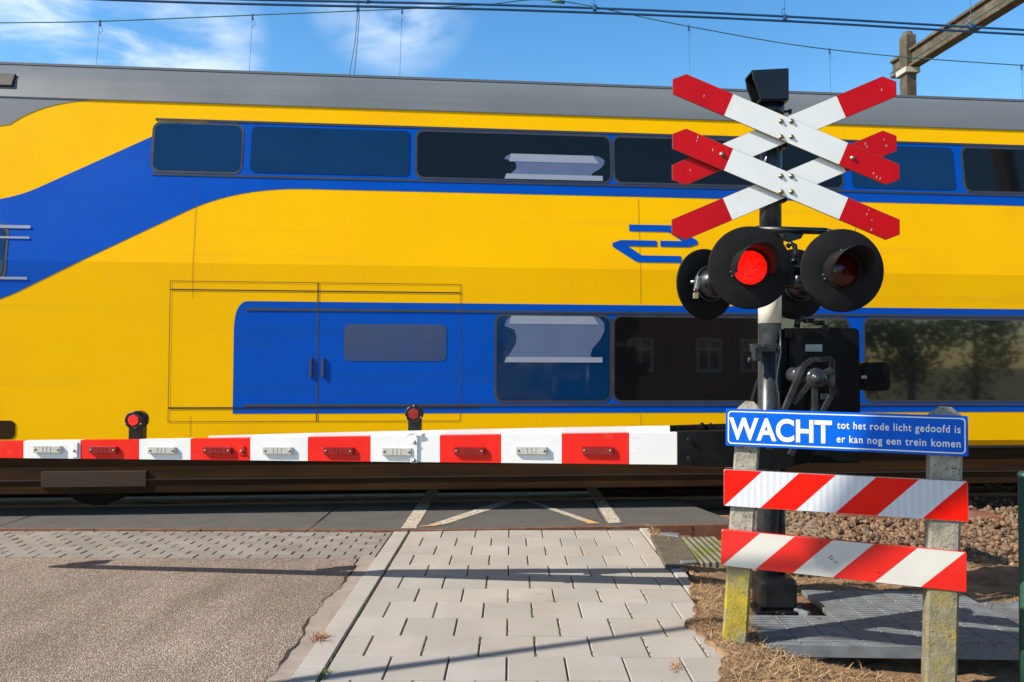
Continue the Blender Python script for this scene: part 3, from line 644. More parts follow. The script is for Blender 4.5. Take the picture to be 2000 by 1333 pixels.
def car(parent, xa, xb, nose):
    secs = []
    if nose:
        for t in (0, 0.08, 0.25, 0.5, 0.8, 1.0):
            secs.append((xa - 2.6 + 2.6 * t, 1 - 0.55 * (1 - t) ** 2, 1 - 0.36 * (1 - t) ** 1.7))
    else: secs.append((xa, 1, 1))
    x = xa + (0.01 if nose else 2)
    while x < xb: secs.append((x, 1, 1)); x += 2.0
    secs.append((xb, 1, 1))
    for part, idx, mt in (('body', (0, len(prof)), M['train_yellow']), ('roof', (len(prof) - 1, len(full)), M['train_grey'])):
        mb = MB()
        for side in (0, 1):
            pts = full[idx[0]:idx[1]]; prev = None
            for x, sy, sz in secs:
                ring = []
                for y, z in pts:
                    yy = 1.4 + (y - 1.4) * sy; z2 = ZB + (z - ZB) * sz
                    ring.append(mb.bm.verts.new((x, yy if side == 0 else 2.8 - yy, z2)))
                if prev:
                    for i in range(len(ring) - 1):
                        f = mb.bm.faces.new((prev[i], ring[i], ring[i + 1], prev[i + 1])); f.smooth = part == 'roof'
                prev = ring
        bmesh.ops.remove_doubles(mb.bm, verts=mb.bm.verts[:], dist=0.0005)
        if part == 'body':
            for (x, sy, sz) in (secs[0], secs[-1]):
                ring = [(x, 1.4 + (y - 1.4) * sy, ZB + (z - ZB) * sz) for y, z in full]; ring += [(x, 2.8 - p[1], p[2]) for p in ring[::-1][1:]]
                mb.quad(ring)
        mb.build(part, mt, parent, world=False)
car(tr, -8.2, 19.2, True)
def panel(poly, off, thick=0.0, side=0):  # polygon in (x, z) laid on the bodyside
    b = bmesh.new(); vs = [b.verts.new((x, 0, z)) for x, z in poly]; b.faces.new(vs); b.normal_update()
    bmesh.ops.triangulate(b, faces=b.faces[:], ngon_method='EAR_CLIP')
    bmesh.ops.bisect_plane(b, geom=b.verts[:] + b.edges[:] + b.faces[:], plane_co=(0, 0, 2.52), plane_no=(0, 0, 1))
    for v in b.verts: v.co.y = zlean(v.co.z) - off
    if thick:
        ex = bmesh.ops.extrude_face_region(b, geom=b.faces[:])
        bmesh.ops.translate(b, verts=[v for v in ex['geom'] if isinstance(v, bmesh.types.BMVert)], vec=(0, thick, 0))
    return b
def decal(name, poly, m, off, parent, thick=0.0):
    mb = MB(); mb.merge(panel(poly, off, thick)); return mb.build(name, m, parent, world=False)
def fillet(p, c, q, n=10): return [((1 - t) ** 2 * p[0] + 2 * t * (1 - t) * c[0] + t * t * q[0], (1 - t) ** 2 * p[1] + 2 * t * (1 - t) * c[1] + t * t * q[1]) for t in [i / n for i in range(n + 1)]]
XE = 19.2
A = tpt(372, 236); Bp = tpt(6, 398); C = tpt(463, 366); D = tpt(-40, 607)
ul = (A[0], ZUT); ll = (Bp[0], Bp[1])
lr = (C[0], ZUB); ld = (D[0], D[1])
def lerp(a, b_, t): return (a[0] + (b_[0] - a[0]) * t, a[1] + (b_[1] - a[1]) * t)
band = [(XE, ZUT)] + fillet((ul[0] + 0.55, ZUT), ul, lerp(ul, ll, 0.22)) + fillet(lerp(ul, ll, 0.82), ll, (ll[0] - 0.5, ll[1])) + [(-8.1, ll[1])] + [(-8.1, ld[1])] + fillet((ld[0] - 0.6, ld[1]), ld, lerp(ld, lr, 0.15)) + fillet(lerp(ld, lr, 0.8), lr, (lr[0] + 0.7, ZUB)) + [(XE, ZUB)]
decal('blue_band', band, M['train_blue'], 0.003, tr)
xl = xx_(456, 700); r = 0.12
low = [(XE, ZLB), (xl, ZLB)] + fillet((xl, ZLT - 0.3), (xl, ZLT), (xl + 0.14, ZLT)) + [(XE, ZLT)]
decal('blue_band', low, M['train_blue'], 0.003, tr)
def rr(xa, xb, za, zb, rad=0.09): return [(x, z) for x, z in rrect(xb - xa, zb - za, rad, 5, (xa + xb) / 2, (za + zb) / 2)]
ug, ub, lg, lb = zz(263), zz(350), zz(618), zz(782)
uwin = [(300, 470, 'glass_blue'), (815, 1190, 'glass'), (1200, 1640, 'glass'), (1880, 2320, 'glass'), (2370, 2760, 'glass'), (2820, 3300, 'glass'), (3360, 3900, 'glass')]
lwin = [(1192 - 222, 1190, 'glass_blue'), (1200, 1655, 'glass'), (1690, 2130, 'glass'), (2180, 2600, 'glass'), (2660, 3100, 'glass')]
wins = []
for lst, za, zb, py in ((uwin, ub, ug, 305), (lwin, lb, lg, 700)):
    for a, b_, g in lst:
        xa, xb = xx_(a, py), xx_(b_, py)
        fr = decal('window', rr(xa - 0.025, xb + 0.025, za - 0.025, zb + 0.025), M['win_frame'], 0.006, tr)
        gl = decal('pane', rr(xa, xb, za, zb, 0.07), M['glass_upper' if g == 'glass' and zb > 3 else g], 0.008, fr); wins.append((a, za, fr))
# dark strip rails above and below the glass line
for z, m in ((ug + 0.045, 'win_frame'), (ub - 0.045, 'win_frame'), (lg + 0.045, 'win_frame'), (lb - 0.05, 'win_frame')):
    xs = xx_(480, 600) if z < 2.4 else xx_(300, 300)
    mb = MB(); mb.box(((xs + XE) / 2, zlean(z) - 0.004, z), (XE - xs, 0.012, 0.022)); mb.build('trim_strip', M[m], tr, world=False)
# blue intermediate glazing between first windows
decal('pane', rr(xx_(490, 305), xx_(800, 305), ub, ug, 0.05), M['glass_blue'], 0.008, tr)
decal('pane', rr(xx_(1660, 305), xx_(1860, 305), ub, ug, 0.05), M['glass_blue'], 0.008, tr)
# pale curly decal on one window of each deck
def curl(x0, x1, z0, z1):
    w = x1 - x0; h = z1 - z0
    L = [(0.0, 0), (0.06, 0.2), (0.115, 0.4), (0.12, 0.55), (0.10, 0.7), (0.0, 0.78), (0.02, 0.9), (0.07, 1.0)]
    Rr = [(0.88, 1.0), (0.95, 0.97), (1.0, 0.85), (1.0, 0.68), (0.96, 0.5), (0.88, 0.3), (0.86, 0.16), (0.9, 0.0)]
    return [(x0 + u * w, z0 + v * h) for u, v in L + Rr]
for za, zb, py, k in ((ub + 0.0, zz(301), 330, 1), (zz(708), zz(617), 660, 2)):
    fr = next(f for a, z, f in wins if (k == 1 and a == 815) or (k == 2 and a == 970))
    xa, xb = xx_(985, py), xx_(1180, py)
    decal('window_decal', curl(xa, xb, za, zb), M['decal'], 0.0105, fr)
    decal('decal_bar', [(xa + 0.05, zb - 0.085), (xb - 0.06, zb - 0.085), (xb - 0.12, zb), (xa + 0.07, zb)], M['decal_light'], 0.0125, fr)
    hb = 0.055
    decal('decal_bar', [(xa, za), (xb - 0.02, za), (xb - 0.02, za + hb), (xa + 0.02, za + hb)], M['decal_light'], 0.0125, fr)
for x in (-3.2, 1.35, 3.75, 6.15, 8.55, 10.95, 13.35, 15.75):
    decal('panel_joint', [(x, ZB + 0.04), (x + 0.004, ZB + 0.04), (x + 0.004, ZLB - 0.02), (x, ZLB - 0.02)], M['joint_line'], 0.003, tr)
    decal('panel_joint', [(x, ZLT + 0.02), (x + 0.004, ZLT + 0.02), (x + 0.004, ZUB - 0.02), (x, ZUB - 0.02)], M['joint_line'], 0.003, tr)
# entrance door with two leaves
xa, xb = xx_(330, 690), xx_(900, 690); zt, zb = zz(552, 600), zz(824, 600); xm = (xa + xb) / 2
for a, b_ in ((xa, xm), (xm, xb)):
    mb = MB()
    for p in ([(a, zb), (a + 0.006, zb), (a + 0.006, zt), (a, zt)], [(b_ - 0.006, zb), (b_, zb), (b_, zt), (b_ - 0.006, zt)], [(a, zt - 0.006), (b_, zt - 0.006), (b_, zt), (a, zt)], [(a, zb), (b_, zb), (b_, zb + 0.006), (a, zb + 0.006)]):
        mb.merge(panel(p, 0.005))
    dl = mb.build('door', M['door_line'], tr, world=False)
    if b_ == xb:
        decal('pane', rr(xx_(672, 660), xx_(872, 660), zz(706, 800), zz(634, 800), 0.06), M['door_glass'], 0.006, dl)
    mb = MB(); mb.box((xm + (0.06 if a == xm else -0.06), -0.012, zz(720)), (0.025, 0.02, 0.2), None, 0.004); mb.build('handle', M['win_frame'], dl, world=False)
for py in (569, ):
    z = zz(py, 600); decal('groove', [(xa, z - 0.006), (xb, z - 0.006), (xb, z + 0.006), (xa, z + 0.006)], M['train_dark'], 0.005, tr)
z = zz(797, 600); decal('groove', [(xa, z - 0.008), (xb + 0.2, z - 0.008), (xb + 0.2, z + 0.008), (xa, z + 0.008)], M['train_dark'], 0.006, tr)
# cab side window and front details
fr = decal('window', rr(xx_(-420, 480), xx_(16, 480), zz(549, 0), zz(436, 0), 0.1), M['win_frame'], 0.006, tr)
decal('pane', rr(xx_(-415, 480), xx_(10, 480), zz(543, 0), zz(443, 0), 0.09), M['glass_blue'], 0.009, fr)
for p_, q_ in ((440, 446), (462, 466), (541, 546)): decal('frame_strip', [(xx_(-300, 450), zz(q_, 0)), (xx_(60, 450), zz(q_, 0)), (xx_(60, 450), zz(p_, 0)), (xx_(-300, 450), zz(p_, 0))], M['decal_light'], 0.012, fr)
decal('step_recess', rr(xx_(-500, 840), xx_(30, 840), zz(858, 0), zz(822, 0), 0.05), M['train_skirt'], 0.005, tr)
# double-arrow emblem in blue
ex0, ex1 = xx_(1196, 478), xx_(1362, 478); ez0, ez1 = zz(513, 1280), zz(440, 1280); ew, eh = ex1 - ex0, ez1 - ez0
def em(pts): return [(ex0 + u * ew, ez0 + v * eh) for u, v in pts]
mb = MB()
for p in ([(0.16, .82), (.70, .82), (1.0, .5), (.84, .5), (.66, .68), (.66, 1.0), (.16, 1.0), (-.02, .82), (.0, .82)],):
    pass
for p in ([(0.2, 1.0), (0.72, 1.0), (1.0, 0.60), (1.0, 0.5), (0.9, 0.42), (0.56, 0.42), (0.56, 0.58), (0.82, 0.58), (0.66, 0.82), (0.2, 0.82)],
          [(0.8, 0.0), (0.28, 0.0), (0.0, 0.40), (0.0, 0.5), (0.1, 0.58), (0.52, 0.58), (0.52, 0.42), (0.18, 0.42), (0.34, 0.18), (0.8, 0.18)]):
    mb.merge(panel(em(p), 0.005))
mb.build('emblem', M['train_blue'], tr, world=False)
# skirt, underframe, bogies
ZS = zz(958)
mb = MB(); mb.box(((-8.6 + XE) / 2, 0.12, (ZS + ZB) / 2), (XE + 8.6, 0.1, ZB - ZS - 0.004), None, 0.01); mb.box(((-8.6 + XE) / 2, 2.68, (ZS + ZB) / 2), (XE + 8.6, 0.1, ZB - ZS - 0.004), None, 0.01)
mb.build('skirt', M['train_skirt'], tr, world=False)
mb = MB(); mb.box(((-8.6 + XE) / 2, 1.4, ZB - 0.16), (XE + 8.6, 2.4, 0.3)); mb.build('underframe', M['under'], tr, world=False)
mb = MB(); mb.box(((xx_(75, 930) + xx_(282, 930)) / 2, 0.062, zz(930)), (xx_(282, 930) - xx_(75, 930), 0.03, zz(915) - zz(945)), None, 0.006); mb.build('equipment_box', M['skirt_box'], tr, world=False)
for z, w in ((ZB - 0.012, 0.03), (zz(932), 0.012)):
    mb = MB(); mb.box(((-8.6 + XE) / 2, 0.062, z), (XE + 8.6, 0.02, w)); mb.build('sill', M['win_frame'] if w > .02 else M['under'], tr, world=False)
for bx in (-5.6, 14.5):
    bg = thing('bogie', (0, 0, 0), None, None); bg.parent = tr
    mb = MB()
    for yy in (0.3, 2.5): mb.box((bx, yy, 0.42), (3.2, 0.12, 0.22), None, 0.03)
    mb.box((bx, 1.4, 0.45), (0.6, 2.1, 0.2), None, 0.03); mb.build('bogie_frame', M['under'], bg, world=False)
    for dx in (-1.25, 1.25):
        for yy in (0.64, 2.14):
            mb = MB(); m = frame((bx + dx, yy, 0.0), (1, 0, 0), (0, 0, 1)); m.translation = Vector((bx + dx, yy + 0.12, 0.465))
            mb.lathe([(0, 0.0), (0.2, 0.02), (0.4, 0.0), (0.455, 0.0), (0.45, 0.13), (0.4, 0.13), (0, 0.11)], m, 40); mb.build('wheel', M['under'], bg, world=False)
zf = lambda py: zz(py, 0)
fair = fillet((xx_(215, 207), ZR), (xx_(90, 210), ZR - 0.005), (xx_(20, 240), zf(243)), 12) + [(xx_(-120, 262), zf(268)), (-8.1, zf(274)), (-8.1, ZR)]
decal('roof_fairing', fair, M['train_grey'], 0.004, tr)
# roof trims: gutter and front vent
mb = MB(); mb.box(((-8 + XE) / 2, roofp[3][0] - 0.02, roofp[3][1] + 0.005), (XE + 8, 0.03, 0.03), None, 0.004); mb.build('gutter', M['train_grey'], tr, world=False)
mb = MB(); mb.box(((-8 + XE) / 2, zlean(ZR) - 0.006, ZR), (XE + 8, 0.012, 0.008)); mb.build('gutter', M['train_grey'], tr, world=False)
xv = xx_(20, 200); mb = MB(); mb.box((xv - 1.0, 0.255, ZR + 0.19), (2.0, 0.03, 0.16), Matrix.Rotation(-0.42, 3, 'X'), 0.01); mb.build('roof_vent', M['train_dark'], tr, world=False)
# the next carriage, coupled behind
t2 = thing('train_carriage', T0 + TX * 19.6, 'following yellow and blue carriage beyond the picture edge', 'train', rz=TH)
car(t2, 0.0, 24, False)
for za, zb in ((ZUB, ZUT), (ZLB, ZLT)):
    decal('blue_band', [(0.3, za), (23.7, za), (23.7, zb), (0.3, zb)], M['train_blue'], 0.003, t2)
for za, zb in ((ub, ug), (lb, lg)):
    for i in range(8): decal('window', rr(1 + i * 2.75, 3.4 + i * 2.75, za, zb, 0.07), M['glass'], 0.008, t2)
mb = MB(); mb.box((12, 0.12, (ZS + ZB) / 2), (23.8, 0.1, ZB - ZS)); mb.box((12, 1.4, ZB - 0.16), (23.8, 2.4, 0.3)); mb.build('skirt', M['train_skirt'], t2, world=False)

# ------------------------------------------------------------------ the signal post
PB = Vector((1.643, 4.80, -0.03)); LEAN = 0.0135
sg = thing('crossing_signal', PB, 'tall dark signal post with red and white crosses and round lamps', 'signal post')
def pole(z, dx=0, dy=0): return Vector((PB.x + LEAN * (z + 0.03) + dx, PB.y + dy, z))
PR = 0.071
zb0, zb1 = at(1500, 632, 4.78).z, at(1500, 590, 4.78).z
mb = MB(); mb.tube([pole(0.0), pole(zb0)], PR, 32); mb.tube([pole(zb1 + 0.12), pole(3.32)], PR - 0.002, 32, mi=0); mb.build('pole', M['pole'], sg)
mb = MB(); mb.tube([pole(zb0), pole(zb1 + 0.12)], PR + 0.0015, 32); mb.build('pole_band', M['pale_pole'], sg)
mb = MB(); mb.tube([pole(0.05, 0.085, 0.0), pole(0.86, 0.085, 0.0)], 0.024, 14); mb.build('conduit', M['pole'], sg)
# foot
mb = MB(); c = at(1515, 1137, 4.72); mb.box((c.x + 0.005, 4.76, 0.09), (0.235, 0.2, 0.2), None, 0.03); mb.box((c.x, 4.77, -0.015), (0.30, 0.27, 0.03), None, 0.006)
for sx in (-1, 1):
    mb.tube([(c.x + sx * 0.12, 4.66, 0.0), (c.x + sx * 0.12, 4.66, 0.03)], 0.014, 6, smooth=False)
mb.build('foot', M['black'], sg)
# hood on top
def hood():
    a = at(1467, 150, 4.7); mb = MB()
    x0, x1 = at(1483, 140, 4.72).x, at(1537, 140, 4.72).x; zt, zb = at(1510, 138, 4.72).z, at(1510, 197, 4.72).z
    yf, yb = 4.70, 4.84; t = 0.012; xo = at(1466, 150, 4.72).x
    mb.prism([(xo, zt - 0.015), (x1, zt), (x1, zb), (x0 - 0.0, zb), (xo + 0.01, zt - 0.075)], frame((0, yf, 0), (1, 0, 0), (0, 0, 1)), t, bev=0.002)
    mb.prism([(xo, zt - 0.015), (x1, zt), (x1, zb), (x0, zb), (xo + 0.01, zt - 0.075)], frame((0, yb, 0), (1, 0, 0), (0, 0, 1)), t, bev=0.002)
    mb.box(((xo + x1) / 2, (yf + yb) / 2 - 0.006, zt - 0.008), (x1 - xo, yb - yf, t), Matrix.Rotation(-0.06, 3, 'Y'))
    mb.box((x1 - t / 2, (yf + yb) / 2, (zt + zb) / 2), (t, yb - yf, zt - zb))
    mb.box(((x0 + x1) / 2, (yf + yb) / 2, zb), (x1 - x0, yb - yf, t))
    mb.tube([pole(zb - 0.1), pole(zb)], PR + 0.012, 28)
    mb.tube([pole(zb - 0.05, 0.07, -0.02), pole(zb - 0.048, 0.115, -0.02)], 0.009, 8); mb.tube([pole(zb - 0.05, 0.11, -0.02), pole(zb - 0.05, 0.122, -0.02)], 0.018, 8)
    return mb.build('hood', M['black'], sg)
hood()
# the two crosses: four blades
YC = 4.66
def blade(c, ang, y, label=None):
    Lh, wd, rd, t = 0.772, 0.154, 0.378, 0.004
    m = frame((c[0], y, c[1]), (math.cos(ang), 0, math.sin(ang)), (-math.sin(ang), 0, math.cos(ang)))
    h = wd / 2; sgn = 1 if ang < 0 else -1
    # outline: pointed ends, one side chamfer longer, the end edge nearly upright
    endL = [(-Lh + 0.055, sgn * h), (-Lh - 0.025, sgn * h * 0.10), (-Lh + 0.0, -sgn * h)] if True else None
    red_l = [(-Lh + rd, -h), (-Lh + rd, h)]
    def end(s):
        k = sgn
        return [(s * (Lh - 0.055 + (0.0)), k * h * (1 if s < 0 else -1)), (s * (Lh + 0.012), k * h * 0.15 * (1 if s < 0 else -1)), (s * (Lh - 0.025), -k * h * (1 if s < 0 else -1))]
    eL, eR = end(-1), end(1)
    b_ = MB()
    # coloured fronts 1 mm in front of a dark edge plate
    outline = eL + eR
    mb = MB(); mb.prism(outline, m, -0.006, 0); pk = mb.build('blade', M['edge'], sg)
    def face(poly, mt):
        b2 = MB(); ins = []
        cx = sum(p[0] for p in poly) / len(poly)
        b2.prism([(x, y_ * 0.972) for x, y_ in poly], m @ Matrix.Translation((0, 0, 0.0)), 0.0022); return b2.build('facing', mt, pk)
    top = lambda x: h; 
    il = 0.003
    eLi = [(x + il, y_) for x, y_ in eL]; eRi = [(x - il, y_) for x, y_ in eR]
    sk = 0.0
    def seg(xa, xb): return [(xa, -h), (xb, -h), (xb, h), (xa, h)]
    face(eLi + [(-Lh + rd, -sgn * h), (-Lh + rd, sgn * h)], M['cross_red'])
    face(eRi + [(Lh - rd, sgn * h), (Lh - rd, -sgn * h)], M['cross_red'])
    face(seg(-Lh + rd + 0.0004, Lh - rd - 0.0004), M['cross_white'])
    return m
cu = at(1535, 253, YC); cl = at(1535, 360, YC)
ANG = math.atan(0.427)
for c in (cu, cl):
    blade((c.x, c.z), ANG, YC + 0.026)
    m = blade((c.x, c.z), -ANG, YC)
    for dx in (-0.033, 0.033):
        for dz in (-0.05, 0.05):
            q = Vector((c.x + dx, YC - 0.0022, c.z + dz)); mb = MB()
            mb.lathe([(0.0165, 0), (0.0165, 0.004), (0.01, 0.006), (0.009, 0.012), (0, 0.013)], frame(q, (1, 0, 0), (0, 0, 1)), 10)
            mb.build('bolt', M['brass'], sg)
    mb = MB(); mb.tube([pole(c.z - 0.045, 0, 0), pole(c.z + 0.045, 0, 0)], PR + 0.012, 28); mb.box(pole(c.z, 0.02, -0.085), (0.13, 0.06, 0.08), None, 0.004); mb.box(pole(c.z - 0.075, 0.05, -0.06), (0.05, 0.06, 0.05), None, 0.004); mb.build('clamp', M['black'], sg)
for px, py in ((1410, 302), (1665, 309)):
    mb = MB(); q = at(px, py, YC - 0.003); mb.lathe([(0.0165, 0), (0.0165, 0.004), (0.01, 0.006), (0.009, 0.012), (0, 0.013)], frame(q, (1, 0, 0), (0, 0, 1)), 10); mb.build('bolt', M['brass'], sg)
rnd = random.Random(8)                   # paint chips on the red ends
for px, py in ((1690, 281), (1693, 287), (1727, 273), (1731, 285), (1706, 339), (1712, 346), (1693, 419), (1697, 410), (1703, 430), (1363, 268), (1361, 275), (1392, 293), (1348, 333), (1719, 349), (1375, 188), (1722, 176), (1702, 449), (1402, 448)):
    q = at(px, py, YC - 0.0036 if not (px > 1680 and py < 290) else YC + 0.0225); w_ = rnd.uniform(0.0025, 0.006); h_ = rnd.uniform(0.004, 0.010)
    mb = MB(); mb.quad([q + Vector((-w_, 0, -h_)), q + Vector((w_ * .6, 0, -h_ * .7)), q + Vector((w_, 0, h_)), q + Vector((-w_ * .5, 0, h_ * .8))])
    mb.build('paint_chip', M['chip'], sg)
# lamps
def lamp(px, py, y, rad, facing, lit, yaw=0.0, vis=True):
    c = at(px, py, y)
    sy = 1 if facing > 0 else -1          # +1: towards the camera
    ax = Vector((math.sin(yaw), -math.cos(yaw) * sy, 0))
    x = Vector((0, 0, 1)).cross(ax) * -1
    m = frame(c, Vector((math.cos(yaw), math.sin(yaw) * sy, 0)) * sy, (0, 0, 1)); m.translation = c
    mb = MB(); mb.lathe([(0.11, 0.0), (rad - 0.006, 0.0), (rad, -0.004), (rad, -0.012), (rad - 0.01, -0.016), (0.09, -0.016)], m, 64)
    bd = mb.build('backboard', M['disc'], sg)
    mb = MB(); mb.lathe([(0.112, 0.0), (0.115, 0.02), (0.107, 0.02), (0.104, 0.0), (0.1, -0.002)], m, 40); mb.build('lens_ring', M['disc'], bd)
    mb = MB(); mb.lathe([(0, 0.0225), (0.05, 0.0175), (0.09, 0.002), (0.104, -0.004)], m, 40); mb.build('lens', M['lens_lit'] if lit else M['lens_dark'], bd)
    # hood: an open half tube, longest on top
    mb = MB(); n = 40; a0, a1 = R(-22), R(202); rows = []
    for i in range(n + 1):
        a = a0 + (a1 - a0) * i / n; L = 0.035 + 0.20 * max(0.0, math.sin(a) * 0.52 + 0.48) ** 0.8
        rows.append([mb.bm.verts.new(m @ Vector((math.cos(a) * r_, math.sin(a) * r_, z_))) for r_, z_ in ((0.112, 0.0), (0.113, L * 0.5), (0.114, L), (0.118, L), (0.117, L * 0.5), (0.116, 0.0))])
    for p, q in zip(rows, rows[1:]):
        for k in range(5):
            f = mb.bm.faces.new((p[k], q[k], q[k + 1], p[k + 1])); f.smooth = True
    mb.build('visor', M['disc'], bd)
    mb = MB()
    for a in (R(95), R(193), R(205)):
        q = m @ Vector((math.cos(a) * 0.121, math.sin(a) * 0.121, 0.008)); bmesh.ops.create_icosphere(mb.bm, subdivisions=1, radius=0.006, matrix=Matrix.Translation(q))
    mb.build('screw', M['steel'], bd)
    # housing drum behind
    mb = MB(); mb.lathe([(0.0, -0.16), (0.08, -0.16), (0.1, -0.13), (0.112, -0.05), (0.118, -0.018), (0.112, -0.014)], m, 32)
    hs = mb.build('lamp_housing', M['black'], bd)
    mb = MB(); mb.lathe([(0.119, -0.05), (0.126, -0.05), (0.126, -0.065), (0.117, -0.065)], m, 32); mb.build('clamp_ring', M['pole'], hs)
    return m, bd, hs
YF = 4.42
lamp(1465, 523, YF, 0.249, 1, True)
lamp(1645.5, 528.5, YF, 0.250, 1, False)
m3, b3, h3 = lamp(1377, 556, 5.2, 0.249, -1, False, R(-24))
lamp(1553, 556, 5.2, 0.249, -1, False, R(-14))
# padlock hasp on the rear lamp housing
mb = MB(); q = at(1359, 578, 4.99); mb.box(q, (0.035, 0.014, 0.04), None, 0.004); mb.build('padlock', mat('worn_brass_lock', (0.42, 0.36, 0.24), 0.4, 0.4), h3)
mb = MB(); q = at(1362, 553, 5.0); mb.box(q, (0.03, 0.05, 0.09), Matrix.Rotation(0.2, 3, 'Y'), 0.006); mb.tube([at(1357, 572, 4.99), at(1356, 566, 4.985), at(1361, 564, 4.985), at(1363, 571, 4.99)], 0.004, 6); mb.tube([at(1349, 551, 4.99), at(1366, 549, 4.99)], 0.009, 8); mb.build('hasp', M['steel'], h3)
# cross bar carrying the lamps and elbows
mb = MB(); zc = at(1560, 451, 4.62).z
mb.tube([at(1478, 448, 4.66), at(1612, 452, 4.58)], 0.022, 16); mb.tube([at(1612, 452, 4.58), at(1645, 458, 4.54), at(1648, 500, 4.5)], 0.02, 12)
mb.tube([at(1478, 448, 4.66), at(1462, 452, 4.58), at(1460, 500, 4.5)], 0.02, 12)
mb.tube([pole(zc + 0.0) - Vector((0, 0, .05)), pole(zc) + Vector((0, 0, .04))], PR + 0.012, 28)
mb.prism([(0, 0), (0.13, 0), (0.10, -0.05), (0.03, -0.07), (0, -0.06)], frame(at(1530, 452, 4.64), (1, 0, 0), (0, 0, 1)), 0.03)
mb.box(pole(at(1510, 545, 4.7).z, 0, -0.02), (0.3, 0.08, 0.06), None, 0.01)
mb.tube([at(1400, 560, 5.0), at(1505, 548, 4.82), at(1560, 560, 5.0)], 0.025, 12)
mb.box(pole(at(1510, 545, 4.7).z, 0, -0.16), (0.05, 0.25, 0.06), None, 0.01); mb.box(at(1560, 530, 4.52), (0.4, 0.05, 0.05), None, 0.01)
mb.build('lamp_bracket', M['black'], sg)
mb = MB(); mb.tube([at(1538, 482, 4.55), at(1545, 476, 4.53), at(1552, 480, 4.52), at(1554, 494, 4.52), at(1552, 512, 4.52)], 0.016, 12); mb.tube([at(1552, 505, 4.52), at(1551, 516, 4.52)], 0.021, 12); mb.build('cable_elbow', M['black'], sg)
# machine housing on the right of the pole
YM = 4.78
def at_box(px0, py0, px1, py1, y): a, b_ = at(px0, py0, y), at(px1, py1, y); return a, b_
a, b_ = at_box(1537, 641, 1681, 905, YM); cx, cz, w, h = (a.x + b_.x) / 2, (a.z + b_.z) / 2, b_.x - a.x, a.z - b_.z
mb = MB(); mb.prism(rrect(w, h, 0.03, 4, cx, cz), frame((0, YM, 0), (1, 0, 0), (0, 0, 1)), -0.36); 
mb.prism(rrect(w * 0.975, h * 0.97, 0.028, 4, cx, cz), frame((0, YM, 0), (1, 0, 0), (0, 0, 1)), 0.012)
mx = mb.build('machine_box', M['box'], sg)
mb = MB(); c2, d2 = at(1538, 645, YM + 0.03), at(1521, 800, YM + 0.03); mb.box(((c2.x + d2.x) / 2, YM + 0.06, cz), (0.06, 0.12, h * 0.98), None, 0.008)
mb.box((c2.x - 0.015, YM - 0.0, at(1530, 652, YM).z), (0.05, 0.05, 0.07), None, 0.01); mb.box((c2.x - 0.015, YM, at(1530, 780, YM).z), (0.05, 0.05, 0.05), None, 0.01)
mb.build('hinge_rail', M['box'], mx)
mb = MB(); a, b_ = at(1573, 673, YM - 0.014), at(1606, 687, YM - 0.014); mb.box(((a.x + b_.x) / 2, YM - 0.013, (a.z + b_.z) / 2), (b_.x - a.x, 0.003, a.z - b_.z)); mb.build('label_plate', mat('grimy_plate', (0.32, 0.35, 0.33), 0.5, var=0.25, vscale=40), mx)
mb = MB(); q = at(1565, 629, YM + 0.05); mb.tube([at(1556, 640, YM + .03), at(1558, 628, YM + .03), at(1566, 622, YM + .03), at(1574, 624, YM + .03)], 0.02, 12); mb.box(at(1580, 627, YM + 0.04), (0.06, 0.06, 0.03), None, 0.008); mb.box(at(1600, 631, YM + 0.06), (0.06, 0.06, 0.03), None, 0.008)
mb.box(at(1611, 641, YM - 0.006), (0.035, 0.03, 0.04), None, 0.004); mb.build('lid_fittings', M['black'], mx)
mb = MB(); a, b_ = at(1680, 708, 4.84), at(1738, 764, 4.84); mb.prism(rrect(b_.x - a.x, a.z - b_.z, 0.03, 4, (a.x + b_.x) / 2, (a.z + b_.z) / 2), frame((0, 4.84, 0), (1, 0, 0), (0, 0, 1)), -0.16)
mb.prism(rrect((b_.x - a.x) * .8, (a.z - b_.z) * .78, 0.025, 4, (a.x + b_.x) / 2, (a.z + b_.z) / 2), frame((0, 4.84, 0), (1, 0, 0), (0, 0, 1)), 0.008); mb.build('side_box', M['box'], mx)
mb = MB(); mb.box(at(1687, 737, 4.825), (0.035, 0.012, 0.022), None, 0.003); mb.build('latch', M['steel'], mx)
# clamps holding the machine to the pole
for py in (688, 700):
    pass
mb = MB(); q = at(1494, 680, 4.70); mb.box((q.x - 0.01, 4.715, q.z), (0.15, 0.05, 0.05), None, 0.005); mb.box((q.x - 0.055, 4.70, q.z - 0.035), (0.05, 0.05, 0.1), None, 0.01)
mb.tube([pole(q.z - 0.03), pole(q.z + 0.03)], PR + 0.01, 28)
for px, py in ((1474, 678), (1490, 675)): mb.tube([at(px, py, 4.69), at(px, py, 4.66)], 0.012, 6, smooth=False)
mb.tube([at(1462, 703, 4.70), at(1478, 702, 4.70)], 0.009, 8); mb.tube([at(1461, 703, 4.70), at(1466, 703, 4.70)], 0.016, 8)
mb.build('pole_clamp', M['pole'], sg)
mb = MB(); mb.tube([at(1524, 645, 4.70), at(1525, 690, 4.69), at(1519, 725, 4.69), at(1517, 745, 4.69), at(1521, 770, 4.69), at(1523, 800, 4.69), at(1520, 880, 4.69)], 0.006, 8); mb.build('cable', M['pole'], sg)

